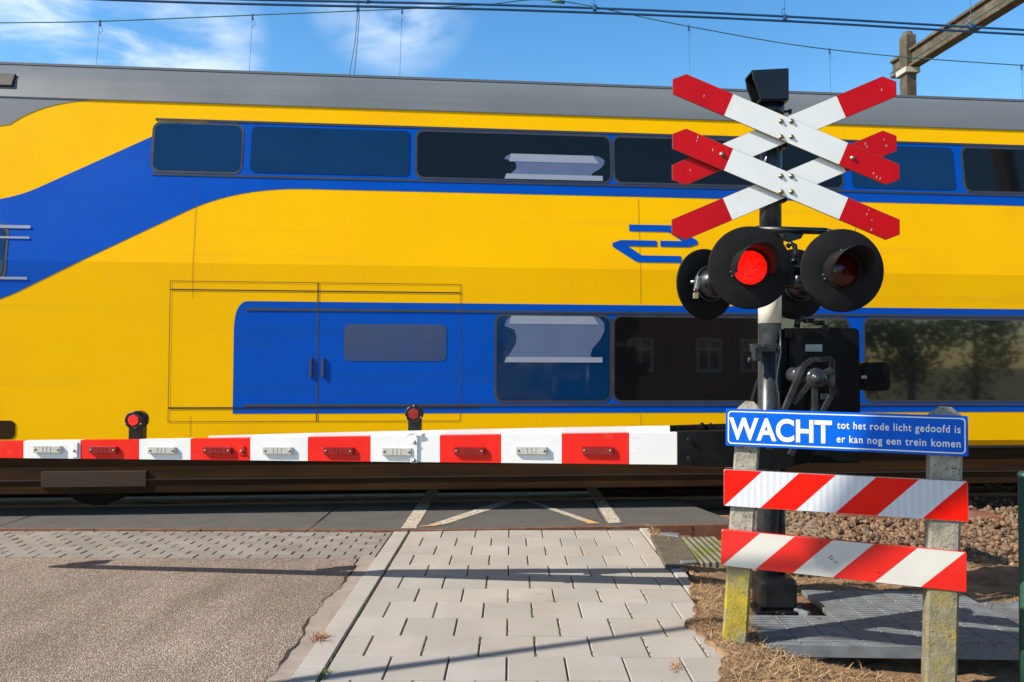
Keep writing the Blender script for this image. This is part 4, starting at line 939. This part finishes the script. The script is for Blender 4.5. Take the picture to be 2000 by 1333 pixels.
# ------------------------------------------------------------------ the barrier boom
YB0, YB1 = 4.71, 5.15
BA = Vector((1.12, YB0, 0)); BE = Vector((-3.75, YB1, 0)); bd_ = (BE - BA).normalized(); BN = Vector((-bd_.y, bd_.x, 0)) 
if BN.y > 0: BN = -BN
def boom(px, py): return onplane(px, py, BA, BN)
root = boom(1420, 876)
bo = thing('barrier_boom', (root.x, root.y, 0.0), 'long red and white striped barrier boom lowered across road and path', 'barrier')
topL = lambda px: 862 + (px - 20) * (845 - 862) / 1310.0
botL = lambda px: 895 + (px - 20) * (908 - 895) / 1310.0
edges = [1328, 1229, 1097, 979, 859, 724, 601, 489, 372, 272, 157, 46, -62, -160, -248]
TB = 0.055
def arm(fn_off, xs, mats, name, parent, y_extra):
    mb = MB()
    for i, (a, b_) in enumerate(zip(xs, xs[1:])):
        vs = []
        for px in (a, b_):
            pt, pb = boom(px, topL(px)), boom(px, botL(px)); off = y_extra(pt.x)
            for p in (pt, pb):
                for yy in (0.0, TB): vs.append(mb.bm.verts.new((p.x, p.y + yy + off, p.z)))
        t0, t0b, b0, b0b, t1, t1b, b1, b1b = vs
        fs = [(t0, t1, b1, b0), (t0b, b0b, b1b, t1b), (t0, t0b, t1b, t1), (b0, b1, b1b, b0b)]
        if i == 0: fs.append((t0, b0, b0b, t0b))
        if i == len(xs) - 2: fs.append((t1, t1b, b1b, b1))
        for f in fs: mb.bm.faces.new(f).material_index = i % 2
    bmesh.ops.remove_doubles(mb.bm, verts=mb.bm.verts[:], dist=0.0002)
    return mb.build(name, mats, parent)
na = arm(None, edges, [M['boom_white'], M['boom_red']], 'arm', bo, lambda x: 0.0)
xj = boom(380, 870).x
far = lambda x: 0.06 + 0.36 * max(0.0, min(1.0, (x - xj) / (1.12 - xj)))
arm(None, [1310, 1216, 1070, 990, 869, 740, 614, 500, 400], [M['boom_white'], M['boom_red']], 'arm', bo, far)
mb = MB(); sp = []
for px, up_px in ((1312, 11.5), (1100, 10.5), (850, 8.5), (600, 6), (400, 3)):
    a = boom(px, topL(px) - up_px); sp.append(Vector((a.x, a.y + TB + 0.004, a.z)))
for a, b_ in zip(sp, sp[1:]):
    mb.quad([a, b_, b_ - Vector((0, 0, .06)), a - Vector((0, 0, .06))]); mb.quad([a + Vector((0, .03, 0)), b_ + Vector((0, .03, 0)), b_, a]); mb.quad([a + Vector((0, .03, -.06)), b_ + Vector((0, .03, -.06)), b_ + Vector((0, .03, 0)), a + Vector((0, .03, 0))])
bmesh.ops.remove_doubles(mb.bm, verts=mb.bm.verts[:], dist=0.0005)
mb.build('upper_strip', M['boom_white'], bo)
# cross pieces between the arms
mb = MB()
for px in (1160, 1128, 826): 
    a = boom(px, topL(px) + 4); yo = far(a.x); mb.box(a + Vector((0, yo / 2 + 0.02, -0.02)), (0.03, yo, 0.03))
mb.build('rung', M['boom_white'], bo)
for i, (px, py, w, hgt) in enumerate(((95, 877.5, 53, 15.5), (204, 879, 53, 15), (318, 879.5, 53, 14.5), (426.5, 880, 54, 15), (543.5, 880, 57, 15.5), (662.5, 881, 58, 16), (776, 882, 58, 16.5), (917.5, 881, 60, 16.5), (1038, 880, 61, 16.5), (1167, 880, 61, 16.5))):
    a, b_ = boom(px - w / 2, py - hgt / 2), boom(px + w / 2, py + hgt / 2); c = (a + b_) / 2
    mb = MB(); rz = Matrix.Rotation(math.atan2(bd_.y, bd_.x) + math.pi, 3, 'Z')
    mb.box(c + BN * 0.011, ((b_ - a).length * 0.97, 0.022, a.z - b_.z), rz, 0.005)
    u = (Vector((b_.x - a.x, b_.y - a.y, 0))).normalized()
    L = (b_ - a).length
    for k in (-0.13, 0.0, 0.13):
        mb.box(c + BN * 0.0225 + u * k * L, (0.003, 0.003, (a.z - b_.z) * 0.85), rz)
    rf = mb.build('reflector', M['refl_red'] if i % 2 else M['refl_white'], bo)
    mb = MB()
    for k in (-0.4, 0.4): mb.lathe([(0.008, 0), (0.008, 0.003), (0, 0.004)], frame(c + BN * 0.0225 + u * k * L, u, (0, 0, 1)), 10)
    mb.build('screw', M['brass'], rf)
# clamps and hinge plates on the boom
def patch(px0, py0, px1, py1, t, m, name, bev=0.003):
    a, b_ = boom(px0, py0), boom(px1, py1); c = (a + b_) / 2; mb = MB(); rz = Matrix.Rotation(math.atan2(bd_.y, bd_.x) + math.pi, 3, 'Z')
    mb.box(c + BN * (t / 2), (abs(b_.x - a.x), t, a.z - b_.z), rz, bev); return mb.build(name, m, bo)
patch(803, 853, 816, 904, 0.012, M['boom_white'], 'joint_plate'); patch(143, 864, 153, 894, 0.012, M['boom_white'], 'joint_plate')
patch(468, 871, 478, 889, 0.01, M['boom_red'], 'joint_plate')
for px, py, r_ in ((810, 864, 0.012), (809, 900, 0.016), (147, 880, 0.009), (473, 881, 0.009)):
    mb = MB(); q = boom(px, py) + BN * 0.012; mb.lathe([(r_, 0), (r_, 0.004), (r_ * 0.5, 0.005), (r_ * 0.5, 0.011), (0, 0.012)], frame(q, (1, 0, 0), (0, 0, 1)), 12); mb.build('bolt', M['steel'], bo)
mb = MB(); q = boom(818, 851); mb.box(q + Vector((0, 0.05, 0.004)), (0.05, 0.14, 0.016), None, 0.003); q = boom(796, 851); mb.tube([q + Vector((-.015, 0, .01)), q + Vector((.05, .02, .006))], 0.008, 8); mb.build('joint_clip', M['boom_white'], bo)
# boom lamps
def boom_lamp(px, py, r_px, top_y, lit):
    base = boom(px, py); y = base.y + 0.03 + far(base.x) * 0.5; c = at(px, py, y); s = F / y; r_ = r_px / s
    mb = MB(); m = frame((c.x, c.y - 0.04, c.z), (1, 0, 0), (0, 0, 1))
    mb.lathe([(0, -0.10), (r_ * 0.9, -0.10), (r_, -0.09), (r_, 0.0), (r_ * 0.86, 0.006), (r_ * 0.80, 0.0)], m, 32)
    bb = at(px + 0.5, top_y, y); mb.box((c.x + 0.004, c.y + 0.01, (c.z - r_ * 0.8 + bb.z) / 2), (r_ * 1.5, 0.075, c.z - r_ * 0.8 - bb.z + 0.02), None, 0.006)
    lo = mb.build('lamp', M['black'], bo)
    mb = MB(); mb.lathe([(0, 0.006), (r_ * 0.5, 0.005), (r_ * 0.84, 0.0)], m, 28); mb.build('lens', M['led_rim'], lo)
    mb = MB(); n = 0; k = 7
    for i in range(-k, k + 1):
        for j in range(-k, k + 1):
            u, v = i / k, j / k + (0.5 / k if i % 2 else 0)
            if u * u + v * v > 1: continue
            q = m @ Vector((u * r_ * 0.56, v * r_ * 0.56, 0.008)); e = r_ * 0.036
            mb.lathe([(0, 0.003), (e, 0.0)], Matrix.Translation(q) @ m.to_3x3().to_4x4(), 6)
    mb.build('led_array', M['led_lit'] if lit else M['led_dim'], lo)
    mb = MB()
    for a in (90, 205, 335):
        q = m @ Vector((math.cos(R(a)) * r_ * 0.93, math.sin(R(a)) * r_ * 0.93, 0.006)); bmesh.ops.create_icosphere(mb.bm, subdivisions=1, radius=0.007, matrix=Matrix.Translation(q))
    mb.build('screw', M['steel'], lo)
boom_lamp(267, 820.5, 17.5, 857, True); boom_lamp(809.5, 808, 16.8, 846, False); boom_lamp(-222, 833, 17.5, 867, True)
# black root plates, fork and yoke
a0, a1 = boom(1328, 843), boom(1328, 908)
def plate(poly, y, t, name='yoke', m=M['black'], bev=0.004, par=bo):
    mb = MB(); P = [at(px, py, y) for px, py in poly]; mb.prism([(p.x, p.z) for p in P], frame((0, y, 0), (1, 0, 0), (0, 0, 1)), -t, bev=bev); return mb.build(name, m, par)
YR = 4.70
mb = MB()
for off, y_end in ((-0.006, 4.58), (0.40, 5.2)):
    p0, q0 = boom(1322, topL(1322) - 1), boom(1322, botL(1322) + 1); z1, z0 = p0.z + 0.002, q0.z - 0.002
    s = Vector((p0.x, p0.y + off, 0)); e = Vector((2.05, 4.60 if off < 0.1 else 5.15, 0)); d = (e - s).normalized(); n_ = Vector((-d.y, d.x, 0)); t = TB + 0.012
    mid = s + d * ((1.55 - s.x) / d.x)
    prof_ = [(0, z0), (0.36, z0 - 0.005), (0.62, z0 - 0.01), (0.80, z0 + 0.03), (0.86, z0 + 0.12), (0.80, z1 + 0.02), (0.36, z1 + 0.012), (0, z1)]
    mb.prism([(u, v) for u, v in prof_], frame(s, d, (0, 0, 1)), -t, bev=0.004)
mb.build('root_plate', M['box'], bo)
for px, py in ((1343, 858), (1343, 894)):
    mb = MB(); q = boom(px, py) + BN * 0.004; q.y -= 0.02; mb.lathe([(0.017, 0), (0.017, 0.012), (0.01, 0.014), (0.01, 0.024), (0, 0.025)], frame(q, (1, 0, 0), (0, 0, 1)), 6, smooth=False); mb.build('bolt', M['black'], bo)
YK = 4.54
# near yoke: open triangular casting around the pivot
def bar(p, q, w, y=YK, t=0.03, mb=None):
    P, Q = at(*p, y), at(*q, y); d = Vector((Q.x - P.x, 0, Q.z - P.z)); L = d.length
    mb.box((P + Q) / 2 + Vector((0, t / 2, 0)), (L, t, w), frame((0, 0, 0), d, (0, 1, 0)).to_3x3() @ Matrix.Rotation(math.pi / 2, 3, 'X'), 0.004)
mb = MB()
for p, q, w in (((1534, 802), (1570, 716), 0.028), ((1570, 716), (1586, 704), 0.022), ((1584, 703), (1627, 702), 0.018), ((1627, 702), (1628, 768), 0.014), ((1628, 768), (1608, 806), 0.02),
                ((1550, 790), (1586, 748), 0.012), ((1593, 748), (1594, 806), 0.02), ((1592, 738), (1560, 741), 0.012), ((1600, 735), (1627, 722), 0.03), ((1605, 776), (1626, 774), 0.014), ((1612, 745), (1629, 752), 0.05), ((1534, 802), (1505, 880), 0.03), ((1594, 800), (1545, 890), 0.03), ((1608, 806), (1580, 870), 0.03)):
    bar(p, q, w, YK, 0.035, mb)
c = at(1596, 739, YK); m = frame(c, (1, 0, 0), (0, 0, 1))
mb.lathe([(0.062, -0.18), (0.062, 0.0), (0.045, 0.004), (0.03, 0.006), (0.03, 0.03), (0.02, 0.036), (0, 0.037)], m, 28)
c = at(1562, 733, YK + 0.03); mb.lathe([(0.05, -0.1), (0.05, 0.0), (0.03, 0.01), (0, 0.012)], frame(c, (1, 0, 0), (0, 0, 1)), 24)
mb.build('yoke', mat('worn_black_casting', (0.05, 0.052, 0.055), 0.22, 0.4, var=0.4, vscale=14, bump=0.1, bscale=30), bo)
mb = MB()
for p, q, w in (((1464, 812), (1484, 742), 0.045), ((1464, 812), (1440, 870), 0.045), ((1478, 790), (1486, 772), 0.03)): bar(p, q, w, 5.15, 0.03, mb)
mb.build('yoke', M['black'], bo)
mb = MB(); P, Q = at(1385, 905, 4.93), at(1440, 914, 4.9); mb.prism([(P.x, P.z), (Q.x + 0.05, Q.z + 0.02), (Q.x + 0.05, Q.z - 0.012), (Q.x - 0.05, Q.z - 0.004)], frame((0, 4.9, 0), (1, 0, 0), (0, 0, 1)), -0.08); mb.build('wind_brace', M['steel'], bo)
mb = MB(); mb.prism([(p.x, p.z) for p in [at(x, y, 5.1) for x, y in ((1358, 842), (1374, 826), (1378, 834), (1368, 843))]], frame((0, 5.1, 0), (1, 0, 0), (0, 0, 1)), -0.05); mb.box(at(1405, 836, 5.15), (0.16, 0.1, 0.03), None, 0.004); mb.tube([at(1387, 832, 5.1), at(1387, 826, 5.1)], 0.01, 8); mb.build('bracket', M['black'], bo)

# ------------------------------------------------------------------ the barricade with two striped boards
YAW = R(19); U = Vector((math.cos(YAW), -math.sin(YAW), 0)); NB = Vector((-math.sin(YAW), -math.cos(YAW), 0))
P1 = Vector((1.238, 4.155, 0.0)); P2 = Vector((2.177, 3.83, -0.12))
bc = thing('barricade', P1, 'barricade of two red and white striped boards on concrete posts', 'barricade')
def cpost(base, top, w, d, mats, zsplit):
    ax = top - base; L = ax.length; a = ax.normalized(); m = frame(base - a * 0.35, U, a.cross(U) * -1); x = (U - a * U.dot(a)).normalized(); yv = a.cross(x)
    mb = MB(); c = 0.012; sec = [(-w + c, -d), (w - c, -d), (w, -d + c), (w, d - c), (w - c, d), (-w + c, d), (-w, d - c), (-w, -d + c)]
    prev = None; zs = [-0.35] + [zsplit * i / 6 for i in range(7)] + [zsplit + 0.001] + [L * 0.5, L * 0.8, L]
    zs = sorted(set(zs)); rnd = random.Random(int(w * 1e4) + int(base.x * 100))
    for z in zs + [L + 0.045]:
        k = 0.35 if z > L else 1.0
        ring = [mb.bm.verts.new(base + a * z + x * (u * k + rnd.uniform(-.0012, .0012)) + yv * (v * k + rnd.uniform(-.0012, .0012))) for u, v in sec]
        if prev:
            for i in range(8):
                f = mb.bm.faces.new((prev[i], prev[(i + 1) % 8], ring[(i + 1) % 8], ring[i])); f.material_index = 1 if z <= zsplit else 0
        prev = ring
    mb.bm.faces.new(prev)
    return mb.build('post', mats, bc)
ax = lambda p, q: None
T1 = at(1464, 800, 4.155); T2 = at(1846, 812, 3.83)
cpost(P1, T1, 0.066, 0.055, [M['conc_post'], M['conc_moss']], 0.43)
cpost(P2, T2, 0.072, 0.058, [M['conc_post'], M['conc_moss_old']], 0.52)
BP = P1 + NB * 0.075 + (T1 - P1) * 0.5; BP = Vector((BP.x, BP.y, 0))
def bpt(px, py, off=0.0): return onplane(px, py, BP + NB * off, NB)
def hboard(corners, mats, stripes_px, old):
    # corners px: tl, tr, br, bl
    tl, tr_, br, bl = [bpt(*c) for c in corners]
    x = (tr_ - tl); x2 = (br - bl); ux = x.normalized(); Wd = (x.length + x2.length) / 2; Ht = ((tl - bl).length + (tr_ - br).length) / 2
    up = NB.cross(ux) ; up = up if up.z > 0 else -up
    o = (tl + bl) / 2 - up * (Ht / 2); m = frame(o, ux, up)
    if m.to_3x3().col[2].dot(NB) < 0: pass
    mb = MB(); mb.prism(rrect(Wd, Ht, 0.006, 2, Wd / 2, Ht / 2), m, -0.02, bev=0.0)
    bd = mb.build('hazard_board', mats[2], bc)
    mw = MB(); mw.prism(rrect(Wd - 0.003, Ht - 0.003, 0.005, 2, Wd / 2, Ht / 2), m, 0.0012); mw.build('white_film', mats[0], bd)
    mr_ = MB(); sw = Ht * 0.98
    for s0, s1 in stripes_px:              # red stripes: fractions at the bottom edge, leaning right going up
        t = bmesh.new(); vs = [t.verts.new((x_, y_, 0)) for x_, y_ in ((s0 * Wd, 0.0016), (s1 * Wd, 0.0016), (s1 * Wd + sw, Ht - 0.0016), (s0 * Wd + sw, Ht - 0.0016))]; t.faces.new(vs)
        for co, no in (((0.0016, 0, 0), (-1, 0, 0)), ((Wd - 0.0016, 0, 0), (1, 0, 0))):
            bmesh.ops.bisect_plane(t, geom=t.verts[:] + t.edges[:] + t.faces[:], plane_co=co, plane_no=no, clear_outer=True)
        for v in t.verts: v.co = m @ Vector((v.co.x, v.co.y, 0.0022))
        mr_.merge(t)
    mr_.build('red_stripes', mats[1], bd)
    return m, Wd, Ht, bd
hboard(((1415, 917), (1891, 941), (1891, 1020), (1412, 988)), (M['film_white'], M['film_red'], M['steel']), ((-0.158, 0.003), (0.162, 0.315), (0.480, 0.648), (0.826, 1.2)), False)
hboard(((1410, 1033), (1889, 1078), (1887, 1153), (1407, 1106)), (M['film_white_old'], M['film_red_old'], M['film_red_old']), ((-0.155, 0.005), (0.155, 0.313), (0.480, 0.648), (0.828, 1.2)), True)
mb = MB()                                  # old scuffs on the lower board
for px, py, w_, a_ in ((1622, 1087, 0.012, 0.9), (1625, 1092, 0.009, 0.4), (1632, 1098, 0.010, 2.6), (1603, 1060, 0.007, 0.5), (1522, 1110, 0.006, 1.2), (1716, 1118, 0.007, 0.2)):
    q = bpt(px, py) + NB * 0.0036; u_ = (tl_ := U * math.cos(a_) + Vector((0, 0, 1)) * math.sin(a_)); v_ = Vector((0, 0, 1)) * math.cos(a_) - U * math.sin(a_)
    mb.quad([q - u_ * w_ - v_ * 0.002, q + u_ * w_ - v_ * 0.0012, q + u_ * w_ + v_ * 0.001, q - u_ * w_ + v_ * 0.0022])
mb.build('scuff', M['train_dark'], bc)
# blue text sign bolted above the boards
tl, tr_, br, bl = [bpt(*c, 0.0) for c in ((1419, 797), (1891, 815), (1891, 890), (1416, 872))]
ux = (tr_ - tl + br - bl).normalized(); up = NB.cross(ux); up = up if up.z > 0 else -up
Wd = ((tr_ - tl).length + (br - bl).length) / 2; Ht = ((tl - bl).length + (tr_ - br).length) / 2
ms = frame((tl + bl) / 2 - up * (Ht / 2), ux, up)
st = thing('text_sign', ms.translation, 'blue sign with white warning text on top of the concrete posts', 'sign')
mb = MB(); mb.prism(rrect(Wd, Ht, 0.006, 3, Wd / 2, Ht / 2), ms, -0.016, bev=0.0); mb.build('sign_plate', M['sign_blue'], st)
mb = MB(); o_ = rrect(Wd - 0.022, Ht - 0.022, 0.02, 6, Wd / 2, Ht / 2); i_ = rrect(Wd - 0.034, Ht - 0.034, 0.015, 6, Wd / 2, Ht / 2)
ov = [mb.bm.verts.new(ms @ Vector((x, y, 0.0012))) for x, y in o_]; iv = [mb.bm.verts.new(ms @ Vector((x, y, 0.0012))) for x, y in i_]
for k in range(len(ov)): mb.bm.faces.new((ov[k], ov[(k + 1) % len(ov)], iv[(k + 1) % len(iv)], iv[k]))
mb.build('sign_border', M['sign_white'], st)
def text(body, x0, x1, yb, height, name, bold, spacing=1.0):
    cu_ = bpy.data.curves.new(name, 'FONT'); cu_.body = body; cu_.size = 1; cu_.offset = bold; cu_.space_character = spacing; cu_.resolution_u = 6; cu_.extrude = 0.004
    o = bpy.data.objects.new(name, cu_); COL.objects.link(o); bpy.context.view_layer.update()
    me = bpy.data.meshes.new_from_object(o.evaluated_get(bpy.context.evaluated_depsgraph_get())); bpy.data.objects.remove(o); bpy.data.curves.remove(cu_)
    xs = [v.co.x for v in me.vertices]; asc = max(v.co.y for v in me.vertices); lo = min(xs); hi = max(xs)
    for v in me.vertices:
        p = ms @ Vector((x0 + (v.co.x - lo) / (hi - lo) * (x1 - x0), yb + v.co.y / asc * height, 0.0016 + (v.co.z * 0.1))); v.co = p - Vector(st.location)
    me.name = name; me.materials.append(M['sign_white']); q = bpy.data.objects.new(name, me); COL.objects.link(q); q.parent = st; return q
fx = lambda px: (bpt(px, 845) - ms.translation).dot(ux)
fy = lambda px, py: (bpt(px, py) - ms.translation).dot(up)
text('WACHT', fx(1424), fx(1625), fy(1520, 861), fy(1520, 818) - fy(1520, 861), 'lettering', 0.028)
text('tot het rode licht gedoofd is', fx(1635), fx(1876), fy(1750, 841.5), fy(1750, 827) - fy(1750, 841.5), 'lettering', 0.015, 1.14)
text('er kan nog een trein komen', fx(1634), fx(1876), fy(1750, 869), fy(1750, 854.5) - fy(1750, 869), 'lettering', 0.015, 1.14)

# green post at the right edge
gp = at(2004, 930, 3.9)
t = thing('fence_post', (gp.x, 3.9, -0.2), 'dark green painted round post at the right picture edge', 'post')
mb = MB(); mb.tube([(gp.x - 0.012, 3.9, -0.35), (gp.x, 3.9, gp.z)], 0.036, 24); mb.build('post_tube', M['green'], t)
mb = MB(); mb.lathe([(0.039, 0), (0.039, 0.02), (0.03, 0.03), (0, 0.033)], Matrix.Translation((gp.x, 3.9, gp.z - 0.01)), 24); mb.build('cap', M['green'], t)

# ------------------------------------------------------------------ overhead line
def wplane(px, py, y): return onplane(px, py, T0 + TY * y, TY)
def line_thing(name, pts, r, m, label, cat, group=None):
    t = thing(name, pts[0], label, cat, group); return t
def wire(pts, r, m, name, parent, n=6):
    mb = MB(); mb.tube(pts, r, n); return mb.build(name, m, parent)
def smooth_pts(pp, y, n=10):               # quadratic-ish smoothing through the pixels
    P = [wplane(*p, y) for p in pp]; out = []
    for i in range(len(P) - 1):
        p0, p1, p2, p3 = P[max(i - 1, 0)], P[i], P[i + 1], P[min(i + 2, len(P) - 1)]
        for k in range(n):
            t_ = k / n; out.append(0.5 * ((2 * p1) + (p2 - p0) * t_ + (2 * p0 - 5 * p1 + 4 * p2 - p3) * t_ ** 2 + (3 * p1 - p0 - 3 * p2 + p3) * t_ ** 3))
    return out + [P[-1]]
for k, dz in enumerate((0.0, 9.0)):
    pts = smooth_pts([(-1500, -95 + dz), (-500, -42 + dz), (300, -6 + dz), (1000, 11 + dz), (1500, 31 + dz), (2000, 59 + dz), (2900, 105 + dz), (4200, 175 + dz)], 1.38 + 0.04 * k)
    t = thing('contact_wire', pts[0], ('upper' if k == 0 else 'lower') + ' of the paired thick blue contact wires over the train', 'overhead wire', 'contact wires over the near track')
    wire(pts, 0.0145, M['wire'], 'wire_strand', t)
    if k == 0:
        for px, py, ln in ((718, 1, 1.0), (1162, 16, 1.0), (1533, 35, 1.0), (1897, 52, 1.0)):
            mb = MB(); q = wplane(px, py, 1.38); mb.box(q, (0.05, 0.05, 0.07), None, 0.01); mb.tube([q, wplane(px - 1, py - 15, 1.38), wplane(px - 3, py - 160, 1.38)], 0.004, 6)
            mb.tube([wplane(px + 2, py, 1.38), wplane(px - 7, py - 10, 1.38), wplane(px - 6, py - 16, 1.38), wplane(px, py - 18, 1.38)], 0.004, 6); mb.build('dropper', M['wire'], t)
YFAR = 5.4
mp_ = [(-1700, 20), (-700, 52), (0, 45), (195, 42), (493, 30), (785, 18), (950, 9), (1090, 2), (1345, 52), (1620, 97), (1995, 128), (2700, 165), (3600, 150)]
pts = smooth_pts(mp_, YFAR)
cw = thing('messenger_wire', pts[0], 'thin patinated carrying wire with hanging droppers behind the train', 'overhead wire')
wire(pts, 0.0095, M['patina'], 'wire_strand', cw)
for px, py in mp_[2:]:
    if px in (0, 950, 1090): continue
    top = wplane(px, py, YFAR); mb = MB(); lean = 0.0
    bx = {195: -12, 493: -9, 785: -6}.get(px, 0 if px < 1200 else 4); bot = wplane(px + bx, 175 + px * 0.035, YFAR); bot2 = bot + (bot - top).normalized() * max(0.0, (bot.z - 5.5))
    mb.tube([top, bot2], 0.0042, 5); mb.box(top - Vector((0, 0, 0.03)), (0.03, 0.03, 0.1), None, 0.006); mb.tube([top, top + Vector((0.05, 0, -0.16)), top + Vector((0.0, 0, -0.22))], 0.004, 5)
    mb.build('dropper', M['wire'], cw)
q = wplane(1090, 3, YFAR); mb = MB(); mb.tube([q - Vector((0.12, 0, -0.01)), q + Vector((0.12, 0, -0.02))], 0.03, 10); mb.build('clamp', M['patina'], cw)
pts = [wplane(x, y, YFAR) for x, y in ((-1500, 190), (0, 185), (2000, 262), (3600, 330))]
t = thing('contact_wire', pts[0], 'far track contact wire hidden behind the train', 'overhead wire'); wire(pts, 0.008, M['wire'], 'wire_strand', t)
pts = [(694, -30), (698, 10), (697, 40), (692, 90), (683, 142), (676, 190)]; pts2 = [(703, -30), (701, 10), (701, 40), (697, 90), (692, 142), (686, 190)]
t = thing('jumper_cable', wplane(697, 20, 3.4), 'pair of thin jumper cables hanging between overhead wires', 'cable')
for p in (pts, pts2): wire(smooth_pts(p, 3.4), 0.0065, M['wire'], 'strand', t)
mb = MB(); mb.box(wplane(699, 19, 3.4), (0.05, 0.05, 0.05), None, 0.01); mb.build('clamp', M['wire'], t)
# portal mast far right
YP = 7.6
pp = wplane(1773, 120, YP); pd = 0.19
po = thing('overhead_portal', (pp.x, pp.y, -0.2), 'weathered brown overhead line portal with long cross beam', 'portal')
mb = MB(); topz = wplane(1770, 62, YP).z
mb.box((pp.x, pp.y, topz / 2 - 0.15), (0.23, 0.26, topz + 0.1), Matrix.Rotation(TH, 3, 'Z'), 0.015); 
mb.lathe([(0.115, 0), (0.1, 0.08), (0.05, 0.11), (0, 0.115)], Matrix.Translation((pp.x, pp.y, topz - 0.11)), 20); mb.build('post', M['portal'], po)
zb_ = wplane(1773, 118, YP).z; bl_ = 13.0
c0 = Vector((pp.x, pp.y + 0.55, zb_)) ; c1 = c0 - TY * bl_ + Vector((0.3, 0, 0.1)); 
d = (c1 - c0); Lb = d.length; rotm = frame((0, 0, 0), d, (0, 0, 1)).to_3x3()
mb = MB(); hb, wb = 0.40, 0.24
up_ = rotm.col[1]; sd = rotm.col[2]
for du, w_, h_ in ((hb / 2 - 0.03, wb, 0.06), (-hb / 2 + 0.03, wb, 0.06), (0, 0.12, hb - 0.12)):
    mb.box((c0 + c1) / 2 + up_ * du, (Lb, h_, w_), rotm, 0.006)
mb.build('beam', M['portal'], po)
mb = MB(); mb.box(Vector((pp.x, pp.y, zb_ - 0.27)), (0.34, 0.36, 0.12), Matrix.Rotation(TH, 3, 'Z'), 0.01); mb.build('bracket', mat('pale_bracket', (0.42, 0.4, 0.36), 0.8), po)
npst = c1; mb = MB(); mb.box((c1.x + 0.02, c1.y + 0.3, (topz - 0.5) / 2), (0.25, 0.25, topz + 0.1), None, 0.015); mb.build('post', M['portal'], po)
mb = MB(); q0, q1 = c0 + up_ * (hb / 2 + 0.012) - sd * 0.1, c1 + up_ * (hb / 2 + 0.012) - sd * 0.1; mb.tube([q0, q1], 0.012, 6); mb.tube([c0 - sd * 0.13 * (1 if sd.x > 0 else -1) - up_ * 0.1, c1 - sd * 0.13 * (1 if sd.x > 0 else -1) - up_ * 0.1], 0.012, 6); mb.build('earth_wire', M['patina'], po)

# ------------------------------------------------------------------ what stands behind the photographer
lp = thing('shadow_pole', (-4.0, 2.53, 0), 'slim grey pole left outside the picture, throwing the thin shadow, its unseen head shaped to shade the boards', 'street lamp')
mb = MB(); mb.tube([(-4, 2.53, 0), (-4, 2.53, 4.55)], [0.045, 0.03], 16); mb.build('pole', M['steel'], lp)
def shadow_src(px, py, t): return bpt(px, py) + TO_SUN * t
s0, s1, s2 = shadow_src(1600, 1105, 7.0), shadow_src(1715, 985, 7.0), shadow_src(1830, 850, 7.0)  # points sunward of the band of shade wanted on the boards
mb = MB(); mb.tube([(-4, 2.53, 4.5), (s0 + Vector((-4, 2.53, 4.5))) / 2 + Vector((0, 0, -0.02)), s0], 0.025, 12); mb.build('arm', M['steel'], lp)  # added link from the pole to the shading head
mb = MB(); mb.tube([s0, lerp_ := (s0 + s1) / 2, s1, (s1 + s2) / 2, s2, s2 + (s2 - s1) * 0.3], [0.05, 0.085, 0.105, 0.14, 0.18, 0.16], 16); mb.build('shadow_head', M['steel'], lp)  # added unseen head, widened to cast the soft shadow band on the boards
ho = thing('brick_house', (11.5, -14, -0.55), 'red brick house behind the photographer, mirrored in the train windows', 'house')
mb = MB(); mb.box((11.5, -17, 2.0), (7.5, 6, 5.2)); mb.build('wall', M['house_wall'], ho)
mb = MB(); mb.prism([(-4.1, 4.6), (4.1, 4.6), (0, 7.4)], frame((11.5, -13.7, 0), (1, 0, 0), (0, 0, 1)), -6.6); mb.build('roof', M['roof_tile'], ho)
for wx in (9.2, 12.2, 14.2):
    for wz in (1.9, 3.9 + 0.3):
        mb = MB()
        for dx in (-0.5, 0.0, 0.5): mb.box((wx + dx, -13.97, wz), (0.09, 0.08, 1.3))
        for dz in (-0.65, 0.25, 0.65): mb.box((wx, -13.96, wz + dz), (1.1, 0.08, 0.09))
        wf = mb.build('window', M['boom_white'], ho)
        mb = MB(); mb.box((wx, -13.99, wz), (1.0, 0.03, 1.25)); mb.build('pane', M['glass'], wf)
def tree(x, y, hgt, rad, seed, label):
    t = thing('garden_tree', (x, y, -0.5), label, 'tree', 'garden trees behind the photographer'); rnd = random.Random(seed)
    mb = MB(); mb.tube([(x, y, -0.6), (x + .1, y, hgt * 0.4), (x, y, hgt * 0.8)], [0.16, 0.12, 0.05], 10)
    mb.build('trunk', M['bark'], t)
    mb = MB()
    cl = [(Vector((rnd.gauss(0, .5), rnd.gauss(0, .5), rnd.gauss(0, .5))) * rad, rnd.uniform(.35, .6) * rad) for _ in range(12)]
    for _ in range(1600):
        c, r_ = rnd.choice(cl); v = Vector((rnd.gauss(0, 1), rnd.gauss(0, 1), rnd.gauss(0, 1))).normalized() * r_ * rnd.random() ** .4
        p = Vector((x, y, hgt * 0.62)) + c + v; q = Matrix.Rotation(rnd.uniform(0, 6), 3, Vector((rnd.random(), rnd.random(), rnd.random() + .1)).normalized()); s = 0.09
        mb.quad([p + q @ Vector(k) * s for k in ((-1, -.6, 0), (1, -.6, 0), (1, .6, 0), (-1, .6, 0))])
    mb.build('crown', M['foliage'], t, recalc=False)
for i, (x, y, h_, r_) in enumerate(((6.2, -12, 4.2, 1.7), (17.5, -12, 4.0, 1.8), (20.5, -12.5, 4.6, 2.0), (24, -13, 4.5, 2.0), (3.0, -14, 4.4, 1.8))):
    tree(x, y, h_, r_, i, ('small garden tree', 'bushy green garden tree', 'broad garden tree', 'outermost garden tree', 'garden tree on open grass')[i] + ' behind the photographer')
